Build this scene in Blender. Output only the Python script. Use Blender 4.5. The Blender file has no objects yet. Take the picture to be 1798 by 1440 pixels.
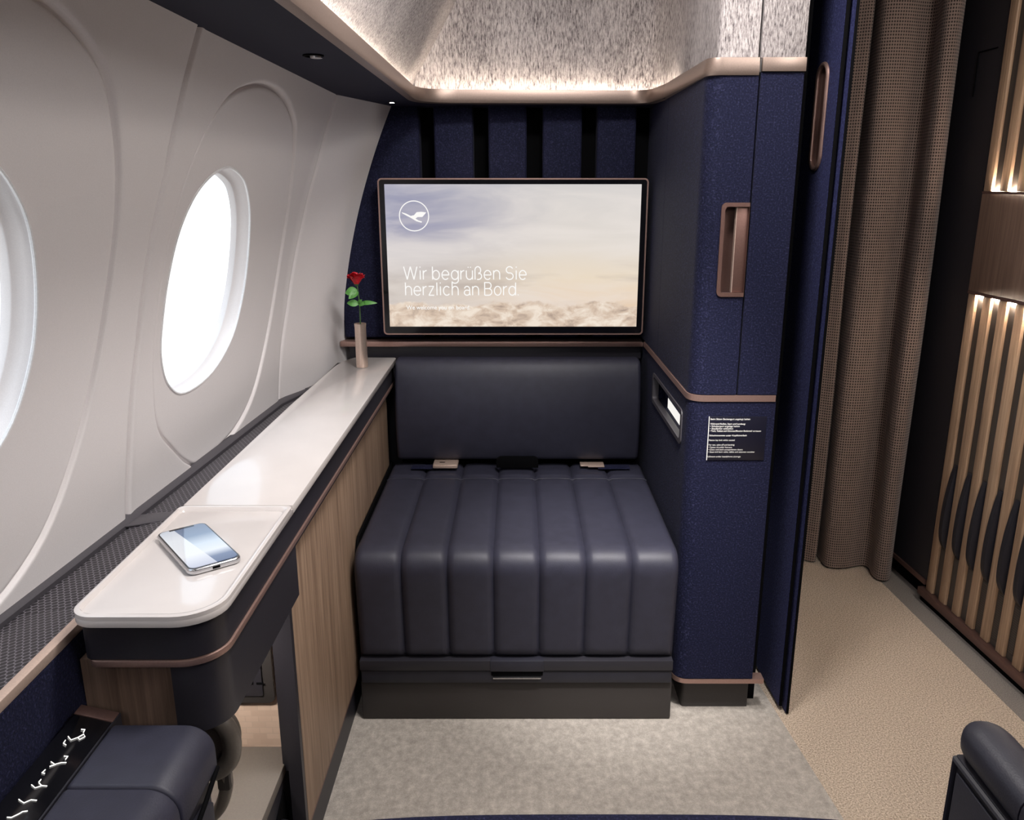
import bpy, bmesh, math, random
from mathutils import Vector, Matrix
from mathutils.geometry import delaunay_2d_cdt

random.seed(7)
SC = bpy.context.scene
COL = SC.collection

# ------------------------------------------------------------------ camera
PITCH = math.atan(396 / 1442)
cam_data = bpy.data.cameras.new('camera')
cam_data.sensor_fit = 'HORIZONTAL'
cam_data.sensor_width = 36.0
cam_data.lens = 36.0 * 1442 / 1798
cam_data.shift_x = -10 / 1798
cam_data.clip_start = 0.02
cam = bpy.data.objects.new('camera', cam_data)
COL.objects.link(cam)
cam.location = (0, 0, 1.15)
cam.rotation_euler = (math.pi / 2 - PITCH, 0, 0)
SC.camera = cam

# ------------------------------------------------------------------ exposure, world, lights
SC.view_settings.view_transform = 'Standard'
SC.view_settings.look = 'None'
SC.view_settings.exposure = 0.0
SC.view_settings.gamma = 1.0
SC.view_settings.use_curve_mapping = False
SC.cycles.use_denoising = True
SC.cycles.max_bounces = 10
SC.cycles.diffuse_bounces = 5
SC.cycles.transparent_max_bounces = 12
SC.cycles.sample_clamp_indirect = 4.0
SC.cycles.caustics_reflective = False
SC.cycles.caustics_refractive = False

world = bpy.data.worlds.new('sky')
SC.world = world
world.use_nodes = True
wn = world.node_tree
wn.nodes.clear()
w_out = wn.nodes.new('ShaderNodeOutputWorld')
w_bg = wn.nodes.new('ShaderNodeBackground')
w_tc = wn.nodes.new('ShaderNodeTexCoord')
w_sep = wn.nodes.new('ShaderNodeSeparateXYZ')
w_ramp = wn.nodes.new('ShaderNodeValToRGB')
w_map = wn.nodes.new('ShaderNodeMapRange')
w_map.inputs['From Min'].default_value = -0.5
w_map.inputs['From Max'].default_value = 0.5
wn.links.new(w_tc.outputs['Generated'], w_sep.inputs[0])
wn.links.new(w_sep.outputs['Z'], w_map.inputs['Value'])
wn.links.new(w_map.outputs[0], w_ramp.inputs[0])
wn.links.new(w_ramp.outputs[0], w_bg.inputs['Color'])
wn.links.new(w_bg.outputs[0], w_out.inputs['Surface'])
cr = w_ramp.color_ramp
cr.elements[0].position = 0.2
cr.elements[0].color = (0.92, 0.91, 0.88, 1)
cr.elements[1].position = 0.8
cr.elements[1].color = (0.80, 0.90, 1.0, 1)
e = cr.elements.new(0.46); e.color = (1.0, 0.99, 0.96, 1)
e = cr.elements.new(0.50); e.color = (0.88, 0.94, 1.0, 1)
w_bg.inputs['Strength'].default_value = 2.0


def area_light(name, loc, target, size, energy, color, size_y=None, spread=math.pi, shape=None):
    d = bpy.data.lights.new(name, 'AREA')
    d.shape = shape or ('RECTANGLE' if size_y else 'DISK')
    d.size = size
    if size_y:
        d.size_y = size_y
    d.energy = energy
    d.color = color
    d.spread = spread
    o = bpy.data.objects.new(name, d)
    COL.objects.link(o)
    o.location = loc
    o.rotation_euler = (Vector(target) - Vector(loc)).to_track_quat('-Z', 'Y').to_euler()
    return o


def spot_light(name, loc, target, energy, color, angle, blend, radius=0.02):
    d = bpy.data.lights.new(name, 'SPOT')
    d.energy = energy
    d.color = color
    d.spot_size = angle
    d.spot_blend = blend
    d.shadow_soft_size = radius
    o = bpy.data.objects.new(name, d)
    COL.objects.link(o)
    o.location = loc
    o.rotation_euler = (Vector(target) - Vector(loc)).to_track_quat('-Z', 'Y').to_euler()
    return o


WARM = (1.0, 0.92, 0.84)
NEUT = (1.0, 0.965, 0.945)
area_light('suite_ceiling_lamp', (0.15, 1.16, 1.85), (0.15, 1.16, 0), 0.26, 15.0, NEUT)
area_light('suite_rear_fill', (-0.30, -0.45, 1.66), (0.25, 1.4, 0.40), 0.5, 10.5, NEUT, size_y=0.4, spread=math.radians(95))  # added fill behind the camera, no real fitting; also lifts the door leaf
area_light('door_side_fill', (0.95, 0.25, 1.86), (-0.6, 1.20, 0.60), 0.6, 9.0, NEUT, size_y=0.4)  # added fill to brighten the window sidewall, no real fitting
area_light('aisle_ceiling_lamp', (0.95, 1.0, 2.02), (0.95, 1.3, 0), 0.25, 11.0, WARM, size_y=0.7)
spot_light('seat_reading_spot', (0.30, 0.84, 1.86), (0.25, 1.66, 0.40), 150.0, NEUT, math.radians(29), 1.0, 0.05)
spot_light('console_reading_spot', (-0.02, 1.05, 1.80), (-0.40, 1.50, 0.70), 16.0, NEUT, math.radians(40), 1.0, 0.03)
area_light('niche_lamp', (-0.50, 1.06, 0.53), (-0.44, 1.16, 0.2), 0.05, 1.1, WARM)


# ------------------------------------------------------------------ colour and material helpers
def lin(c):
    out = []
    for v in c:
        v = v / 255.0
        out.append(v / 12.92 if v <= 0.04045 else ((v + 0.055) / 1.055) ** 2.4)
    return tuple(out) + (1.0,)


class N:
    """small wrapper to write node graphs tersely"""
    def __init__(self, name):
        self.m = bpy.data.materials.new(name)
        self.m.use_nodes = True
        self.t = self.m.node_tree
        self.t.nodes.clear()
        self.out = self.t.nodes.new('ShaderNodeOutputMaterial')

    def n(self, kind, **kw):
        nd = self.t.nodes.new('ShaderNode' + kind)
        for k, v in kw.items():
            setattr(nd, k, v)
        return nd

    def link(self, a, b):
        self.t.links.new(a, b)

    def val(self, sock, v):
        if hasattr(v, 'is_linked') or isinstance(v, bpy.types.NodeSocket):
            self.link(v, sock)
        else:
            sock.default_value = v

    def math(self, op, a, b=0.0, c=None):
        nd = self.n('Math', operation=op)
        self.val(nd.inputs[0], a)
        self.val(nd.inputs[1], b)
        if c is not None:
            self.val(nd.inputs[2], c)
        return nd.outputs[0]

    def mix(self, fac, a, b, blend='MIX'):
        nd = self.n('Mix', data_type='RGBA', blend_type=blend)
        self.val(nd.inputs[0], fac)
        self.val(nd.inputs[6], a)
        self.val(nd.inputs[7], b)
        return nd.outputs[2]

    def coords(self, kind='Object', scale=(1, 1, 1)):
        tc = self.n('TexCoord')
        mp = self.n('Mapping')
        mp.inputs['Scale'].default_value = scale
        self.link(tc.outputs[kind], mp.inputs[0])
        return mp.outputs[0]

    def noise(self, vec, scale, detail=2.0, rough=0.5, distortion=0.0):
        nd = self.n('TexNoise')
        self.link(vec, nd.inputs['Vector'])
        nd.inputs['Scale'].default_value = scale
        nd.inputs['Detail'].default_value = detail
        nd.inputs['Roughness'].default_value = rough
        nd.inputs['Distortion'].default_value = distortion
        return nd.outputs[0]

    def ramp(self, fac, stops):
        nd = self.n('ValToRGB')
        self.link(fac, nd.inputs[0])
        el = nd.color_ramp.elements
        el[0].position, el[0].color = stops[0]
        el[1].position, el[1].color = stops[-1]
        for p, c in stops[1:-1]:
            x = el.new(p)
            x.color = c
        return nd.outputs[0]

    def bump(self, height, strength, dist=0.002):
        nd = self.n('Bump')
        nd.inputs['Strength'].default_value = strength
        nd.inputs['Distance'].default_value = dist
        self.link(height, nd.inputs['Height'])
        return nd.outputs[0]

    def principled(self, base, rough, metallic=0.0, normal=None, **kw):
        p = self.n('BsdfPrincipled')
        self.val(p.inputs['Base Color'], base)
        self.val(p.inputs['Roughness'], rough)
        p.inputs['Metallic'].default_value = metallic
        if normal is not None:
            self.link(normal, p.inputs['Normal'])
        for k, v in kw.items():
            self.val(p.inputs[k.replace('_', ' ')], v)
        self.link(p.outputs[0], self.out.inputs['Surface'])
        return self.m


def simple(name, c, rough, metallic=0.0, noise_scale=400, bump=0.05, var=0.06, **kw):
    g = N(name)
    v = g.coords()
    nz = g.noise(v, noise_scale, 3)
    base = lin(c)
    lo = tuple(x * (1 - var) for x in base[:3]) + (1,)
    hi = tuple(min(1, x * (1 + var)) for x in base[:3]) + (1,)
    colr = g.ramp(nz, [(0.3, lo), (0.7, hi)])
    nrm = g.bump(nz, bump, 0.001)
    return g.principled(colr, rough, metallic, nrm, **kw)


def fabric(name, c, glint, rough=0.75, scale=290, bump=0.6):
    g = N(name)
    v = g.coords()
    n1 = g.noise(v, scale, 4, 0.65)
    n2 = g.noise(v, 14, 2)
    c1 = g.ramp(n1, [(0.30, tuple(x * 0.45 for x in lin(c)[:3]) + (1,)), (0.55, lin(c)), (0.74, lin(glint))])
    nrm = g.bump(n1, bump, 0.0025)
    return g.principled(c1, rough, 0.0, nrm, Sheen_Weight=0.02, Sheen_Roughness=0.4, Specular_IOR_Level=0.15)


def leather(name, c, rough=0.46):
    g = N(name)
    v = g.coords()
    vo = g.n('TexVoronoi')
    g.link(v, vo.inputs['Vector'])
    vo.inputs['Scale'].default_value = 520
    n1 = g.noise(v, 40, 2)
    colr = g.ramp(n1, [(0.3, tuple(x * 0.9 for x in lin(c)[:3]) + (1,)), (0.7, tuple(x * 1.1 for x in lin(c)[:3]) + (1,))])
    nrm = g.bump(vo.outputs['Distance'], 0.10, 0.001)
    return g.principled(colr, rough, 0.0, nrm)


def wood(name, dark, mid, light, axis='Z', rough=0.5):
    g = N(name)
    s = {'Z': (1, 1, 0.035), 'Y': (1, 0.035, 1), 'X': (0.035, 1, 1)}[axis]
    v = g.coords('Object', s)
    n1 = g.noise(v, 170, 5, 0.6, 0.3)
    n2 = g.noise(v, 38, 3, 0.5, 0.6)
    f = g.math('ADD', g.math('MULTIPLY', n1, 0.6), g.math('MULTIPLY', n2, 0.4))
    colr = g.ramp(f, [(0.34, lin(dark)), (0.5, lin(mid)), (0.66, lin(light))])
    nrm = g.bump(n1, 0.12, 0.001)
    return g.principled(colr, rough, 0.0, nrm)


def felt(name):
    g = N(name)
    v = g.coords('Object', (1, 1, 0.22))
    n1 = g.noise(v, 330, 4, 0.7, 0.2)
    v2 = g.coords('Object', (1, 1, 0.30))
    n2 = g.noise(v2, 7.0, 3, 0.55, 0.4)
    f = g.math('ADD', g.math('MULTIPLY', n1, 0.78), g.math('MULTIPLY', n2, 0.22))
    colr = g.ramp(f, [(0.36, lin((84, 78, 80))), (0.47, lin((158, 150, 149))), (0.61, lin((204, 197, 195)))])
    nrm = g.bump(n1, 0.7, 0.003)
    return g.principled(colr, 0.9, 0.0, nrm)


def emission(name, c, strength):
    g = N(name)
    em = g.n('Emission')
    em.inputs['Color'].default_value = tuple(c) + (1.0,)
    em.inputs['Strength'].default_value = strength
    g.link(em.outputs[0], g.out.inputs['Surface'])
    return g.m


def carpet(name, dark, mid, light, scale, bump, blotch=0.0, blotch_scale=70):
    g = N(name)
    v = g.coords()
    n1 = g.noise(v, scale, 4, 0.7)
    f = n1
    if blotch:
        vv = g.coords('Object', (1, 0.8, 1))
        n2 = g.noise(vv, blotch_scale, 5, 0.75, 0.0)
        f = g.math('ADD', g.math('MULTIPLY', n1, 1 - blotch), g.math('MULTIPLY', n2, blotch))
    colr = g.ramp(f, [(0.36, lin(dark)), (0.5, lin(mid)), (0.64, lin(light))])
    nrm = g.bump(n1, bump, 0.004)
    return g.principled(colr, 0.95, 0.0, nrm)


def weave(name, base, hole):
    g = N(name)
    tc = g.n('TexCoord')
    sp = g.n('SeparateXYZ')
    g.link(tc.outputs['UV'], sp.inputs[0])
    su = g.math('SINE', g.math('MULTIPLY', sp.outputs['X'], 2 * math.pi / 0.0066))
    sv = g.math('SINE', g.math('MULTIPLY', sp.outputs['Y'], 2 * math.pi / 0.0080))
    h = g.math('MULTIPLY', g.math('ADD', g.math('MAXIMUM', su, sv), 1.0), 0.5)
    nz = g.noise(g.coords(), 60, 3)
    h2 = g.math('MULTIPLY', h, g.math('ADD', 0.75, g.math('MULTIPLY', nz, 0.5)))
    colr = g.ramp(h2, [(0.30, lin(hole)), (0.85, lin(base))])
    nrm = g.bump(h, 0.6, 0.002)
    return g.principled(colr, 0.9, 0.0, nrm, Sheen_Weight=0.2)


def honeycomb(name):
    g = N(name)
    tc = g.n('TexCoord')
    S = 1 / 0.0085
    mp = g.n('Mapping')
    mp.inputs['Scale'].default_value = (S, S, 0)
    mp.inputs['Location'].default_value = (500.3, 500.1, 0)
    g.link(tc.outputs['Object'], mp.inputs[0])
    R = (1.0, math.sqrt(3.0), 1.0)
    H2 = (0.5, math.sqrt(3.0) / 2, 0.0)

    def vm(op, a, b=None):
        nd = g.n('VectorMath', operation=op)
        g.link(a, nd.inputs[0])
        if b is not None:
            if isinstance(b, tuple):
                nd.inputs[1].default_value = b
            else:
                g.link(b, nd.inputs[1])
        return nd
    a = vm('SUBTRACT', vm('MODULO', mp.outputs[0], R).outputs[0], H2).outputs[0]
    b = vm('SUBTRACT', vm('MODULO', vm('SUBTRACT', mp.outputs[0], H2).outputs[0], R).outputs[0], H2).outputs[0]
    da = vm('DOT_PRODUCT', a, a).outputs['Value']
    db = vm('DOT_PRODUCT', b, b).outputs['Value']
    sel = g.math('LESS_THAN', da, db)
    mx = g.n('Mix', data_type='VECTOR')
    g.link(sel, mx.inputs[0])
    g.link(b, mx.inputs[4])
    g.link(a, mx.inputs[5])
    ab = vm('ABSOLUTE', mx.outputs[1])
    dd = vm('DOT_PRODUCT', ab.outputs[0], (0.5, math.sqrt(3.0) / 2, 0.0)).outputs['Value']
    sx = g.n('SeparateXYZ')
    g.link(ab.outputs[0], sx.inputs[0])
    hexd = g.math('MAXIMUM', dd, sx.outputs['X'])
    edge = g.math('GREATER_THAN', hexd, 0.42)
    colr = g.mix(edge, lin((34, 32, 38)), lin((128, 124, 132)))
    nrm = g.bump(edge, 0.6, 0.002)
    return g.principled(colr, 0.38, 0.35, nrm)


def quilted(name):
    g = N(name)
    v = g.coords()
    br = g.n('TexBrick')
    br.offset = 0.5
    mp = g.n('Mapping')
    mp.inputs['Rotation'].default_value = (math.pi / 2, 0, 0)
    g.link(v, mp.inputs[0])
    g.link(mp.outputs[0], br.inputs['Vector'])
    br.inputs['Scale'].default_value = 22
    br.inputs['Mortar Size'].default_value = 0.02
    br.inputs['Brick Width'].default_value = 0.5
    br.inputs['Row Height'].default_value = 0.25
    br.inputs['Color1'].default_value = lin((225, 198, 178))
    br.inputs['Color2'].default_value = lin((212, 184, 164))
    br.inputs['Mortar'].default_value = lin((214, 188, 168))
    nrm = g.bump(br.outputs['Color'], 0.5, 0.004)
    return g.principled(br.outputs['Color'], 0.6, 0.0, nrm)


def glass_pane(name, tint, gloss):
    g = N(name)
    tr = g.n('BsdfTransparent')
    tr.inputs[0].default_value = tint
    gl = g.n('BsdfGlossy')
    gl.inputs['Roughness'].default_value = 0.02
    mx = g.n('MixShader')
    mx.inputs[0].default_value = gloss
    g.link(tr.outputs[0], mx.inputs[1])
    g.link(gl.outputs[0], mx.inputs[2])
    g.link(mx.outputs[0], g.out.inputs['Surface'])
    return g.m


def tv_picture(name, w, h):
    """sky above clouds shown on the screen; object coordinates, origin at the screen's lower left corner"""
    g = N(name)
    tc = g.n('TexCoord')
    sp = g.n('SeparateXYZ')
    g.link(tc.outputs['Object'], sp.inputs[0])
    u = g.math('DIVIDE', sp.outputs['X'], w)
    v = g.math('DIVIDE', sp.outputs['Z'], h)
    left = g.ramp(v, [(0.0, lin((214, 204, 198))), (0.30, lin((210, 200, 192))), (0.5, lin((212, 206, 206))),
                      (0.72, lin((158, 158, 182))), (0.88, lin((152, 153, 178))), (1.0, lin((178, 177, 192)))])
    right = g.ramp(v, [(0.0, lin((226, 196, 166))), (0.18, lin((238, 212, 184))), (0.35, lin((238, 222, 200))),
                       (0.6, lin((230, 222, 214))), (1.0, lin((216, 212, 210)))])
    uf = g.n('MapRange', interpolation_type='SMOOTHSTEP')
    uf.inputs['From Min'].default_value = 0.05
    uf.inputs['From Max'].default_value = 0.75
    g.link(u, uf.inputs['Value'])
    base = g.mix(uf.outputs[0], left, right)
    # streaky high cloud
    mp = g.n('Mapping')
    mp.inputs['Rotation'].default_value = (0, math.radians(20), 0)
    mp.inputs['Scale'].default_value = (2.2, 1, 9)
    g.link(tc.outputs['Object'], mp.inputs[0])
    st = g.noise(mp.outputs[0], 1.6, 4, 0.55, 0.6)
    stf = g.ramp(st, [(0.40, (0, 0, 0, 1)), (0.66, (1, 1, 1, 1))])
    base = g.mix(g.math('MULTIPLY', stf, 0.55), base, lin((240, 232, 226)))
    mp2 = g.n('Mapping')
    mp2.inputs['Scale'].default_value = (2.5, 1, 14)
    mp2.inputs['Location'].default_value = (3.1, 0, 1.7)
    g.link(tc.outputs['Object'], mp2.inputs[0])
    st2 = g.noise(mp2.outputs[0], 1.5, 4, 0.5, 0.4)
    band = g.ramp(v, [(0.14, (0, 0, 0, 1)), (0.30, (1, 1, 1, 1)), (0.52, (0, 0, 0, 1))])
    dk = g.ramp(st2, [(0.50, (0, 0, 0, 1)), (0.66, (1, 1, 1, 1))])
    base = g.mix(g.math('MULTIPLY', g.math('MULTIPLY', band, dk), 0.5), base, lin((176, 164, 158)))
    # cloud bank along the bottom
    mp3 = g.n('Mapping')
    mp3.inputs['Scale'].default_value = (1, 1, 1.7)
    g.link(tc.outputs['Object'], mp3.inputs[0])
    cl = g.noise(mp3.outputs[0], 22, 7, 0.62, 0.5)
    top = g.math('ADD', 0.085, g.math('MULTIPLY', g.noise(mp3.outputs[0], 12, 4, 0.6), 0.17))
    mask = g.n('MapRange', interpolation_type='SMOOTHSTEP')
    g.link(g.math('SUBTRACT', top, v), mask.inputs['Value'])
    mask.inputs['From Min'].default_value = -0.012
    mask.inputs['From Max'].default_value = 0.02
    clc = g.ramp(cl, [(0.30, lin((176, 156, 142))), (0.46, lin((220, 198, 178))), (0.62, lin((246, 232, 216)))])
    base = g.mix(mask.outputs[0], base, clc)
    em = g.n('Emission')
    g.link(base, em.inputs['Color'])
    em.inputs['Strength'].default_value = 1.0
    gl = g.n('BsdfGlossy')
    gl.inputs['Roughness'].default_value = 0.06
    gl.inputs['Color'].default_value = (1, 1, 1, 1)
    mx = g.n('MixShader')
    mx.inputs[0].default_value = 0.04
    g.link(em.outputs[0], mx.inputs[1])
    g.link(gl.outputs[0], mx.inputs[2])
    g.link(mx.outputs[0], g.out.inputs['Surface'])
    return g.m


def phone_glare(name, l):  # ceiling reflection on the glass, painted as a diagonal emissive gradient
    g = N(name)
    tc = g.n('TexCoord')
    sp = g.n('SeparateXYZ')
    g.link(tc.outputs['Object'], sp.inputs[0])
    t = g.math('ADD', g.math('DIVIDE', sp.outputs['Y'], l), 0.5)
    right = g.ramp(t, [(0.0, lin((60, 76, 120))), (0.16, lin((96, 112, 150))), (0.30, lin((236, 240, 248))),
                       (0.5, lin((214, 226, 240))), (0.72, lin((120, 140, 170))), (1.0, lin((96, 112, 142)))])
    left = g.ramp(t, [(0.0, lin((190, 192, 212))), (0.3, lin((244, 245, 250))), (0.7, lin((236, 240, 246))), (1.0, lin((206, 212, 224)))])
    side = g.math('GREATER_THAN', g.math('ADD', sp.outputs['X'], g.math('MULTIPLY', sp.outputs['Y'], 0.10)), -0.004)
    c = g.mix(side, left, right)
    p = g.n('BsdfPrincipled')
    p.inputs['Base Color'].default_value = (0.01, 0.01, 0.012, 1)
    p.inputs['Roughness'].default_value = 0.04
    g.link(c, p.inputs['Emission Color'])
    p.inputs['Emission Strength'].default_value = 0.85
    g.link(p.outputs[0], g.out.inputs['Surface'])
    return g.m


def perforated(name):
    g = N(name)
    tc = g.n('TexCoord')
    sp = g.n('SeparateXYZ')
    g.link(tc.outputs['Object'], sp.inputs[0])
    a = g.math('SINE', g.math('MULTIPLY', sp.outputs['Y'], 2 * math.pi / 0.0045))
    b = g.math('SINE', g.math('MULTIPLY', sp.outputs['Z'], 2 * math.pi / 0.0060))
    h = g.math('GREATER_THAN', g.math('MULTIPLY', g.math('ADD', a, 1), g.math('ADD', b, 1)), 1.8)
    c = g.mix(h, lin((70, 62, 58)), lin((6, 6, 6)))
    return g.principled(c, 0.5, 0.0, g.bump(h, -0.5, 0.002))


M = {}
M['navy'] = fabric('navy_fabric', (25, 27, 52), (58, 59, 90))
M['navy_lightened'] = fabric('navy_lightened_fabric', (43, 46, 84), (78, 81, 122))  # door leaf lies in shade; lighter navy makes up for the missing light
M['navy_pad'] = fabric('navy_pad_fabric', (26, 28, 52), (56, 56, 86), scale=330, bump=0.4)
M['leather'] = leather('navy_leather', (45, 45, 59), 0.54)
M['leather_dark'] = leather('dark_leather', (36, 36, 46), 0.5)
M['seatshell'] = simple('dark_shell', (38, 37, 44), 0.45)
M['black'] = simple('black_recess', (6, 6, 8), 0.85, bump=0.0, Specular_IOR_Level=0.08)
M['black_gloss'] = simple('black_gloss', (16, 16, 20), 0.12, bump=0.0)
M['charcoal'] = simple('charcoal_lacquer', (44, 42, 48), 0.4)
M['graphite'] = simple('graphite_kick', (54, 50, 49), 0.55)
M['grey_rail'] = simple('grey_rail', (76, 73, 78), 0.4, 0.0)
M['soffit'] = simple('soffit_dark', (34, 34, 50), 0.75, Specular_IOR_Level=0.15)
M['copper'] = simple('copper_anodised', (178, 146, 136), 0.42, 0.75, bump=0.02)
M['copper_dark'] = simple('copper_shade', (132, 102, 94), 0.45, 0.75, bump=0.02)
M['champagne'] = simple('champagne_metal', (228, 202, 186), 0.36, 0.6, bump=0.02)
M['vase_metal'] = simple('vase_metal', (226, 204, 190), 0.3, 0.85, bump=0.0)
M['rim'] = simple('rim_metal', (152, 134, 124), 0.40, 0.75, bump=0.02)
M['silver'] = simple('silver_metal', (205, 205, 208), 0.25, 1.0, bump=0.0)
M['sidewall'] = simple('sidewall_plastic', (232, 227, 227), 0.5, noise_scale=700, bump=0.08, var=0.03)
M['white'] = simple('white_gloss', (216, 209, 206), 0.16, noise_scale=9, bump=0.0, var=0.03, Coat_Weight=0.4, Coat_Roughness=0.05)
M['rim_white'] = simple('white_rim', (240, 240, 242), 0.3, bump=0.0)
M['oak'] = wood('oak_veneer', (112, 90, 74), (146, 121, 101), (170, 144, 122))
M['oak_dark'] = wood('walnut_veneer', (96, 76, 64), (124, 101, 87), (146, 121, 105))
M['slat'] = wood('slat_oak', (150, 122, 98), (182, 150, 122), (204, 174, 144))
M['band_wood'] = wood('band_oak', (112, 88, 74), (136, 108, 92), (152, 124, 106))
M['felt'] = felt('grey_felt')
M['ceiling'] = simple('ceiling_paint', (196, 190, 186), 0.8)
M['carpet'] = carpet('grey_patterned_carpet', (152, 144, 136), (177, 169, 160), (206, 198, 188), 520, 0.5, 0.62, 60)
M['carpet_aisle'] = carpet('beige_aisle_carpet', (150, 131, 112), (206, 186, 165), (240, 223, 204), 300, 0.9)
M['carpet_border'] = carpet('grey_border_carpet', (112, 104, 98), (134, 126, 120), (154, 146, 138), 420, 0.5)
M['curtain'] = weave('brown_woven_curtain', (144, 124, 114), (38, 30, 28))
M['slat_back'] = simple('slat_backing', (72, 66, 62), 0.45)
M['hex'] = honeycomb('honeycomb_grille')
M['quilt'] = quilted('cream_quilted_panel')
M['shelf'] = simple('grey_shelf', (108, 101, 95), 0.6)
M['led'] = emission('led_strip_glow', (1.0, 0.86, 0.70), 52.0)
M['slat_led'] = emission('slat_led_glow', (1.0, 0.85, 0.68), 300.0)
M['lens'] = emission('reading_lamp_lens', (1.0, 0.96, 0.9), 14.0)
M['icon'] = emission('lit_icon', (1.0, 0.97, 0.92), 2.0)
M['screen_text'] = emission('screen_text_glow', (1.0, 0.985, 0.96), 0.98)
M['print'] = simple('white_print', (238, 236, 230), 0.5, bump=0.0)
M['card_blue'] = simple('navy_card', (32, 34, 84), 0.3, bump=0.0)
M['card_glow'] = emission('glowing_white_card', (1.0, 0.97, 0.92), 0.95)  # white leaflet foot emits light itself; the niche has no lamp
M['placard'] = simple('placard_navy', (20, 20, 34), 0.35, bump=0.0)
M['pane'] = glass_pane('window_pane', (0.95, 0.97, 0.985, 1), 0.04)
M['petal'] = simple('rose_petal', (196, 22, 40), 0.5, noise_scale=120, var=0.25)
M['leaf'] = simple('rose_leaf', (86, 148, 66), 0.45, noise_scale=90, var=0.2)
M['stem'] = simple('rose_stem', (52, 84, 44), 0.5)
M['headphone'] = simple('taupe_headphone', (112, 105, 98), 0.35)
M['perforated'] = perforated('perforated_grille')


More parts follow.
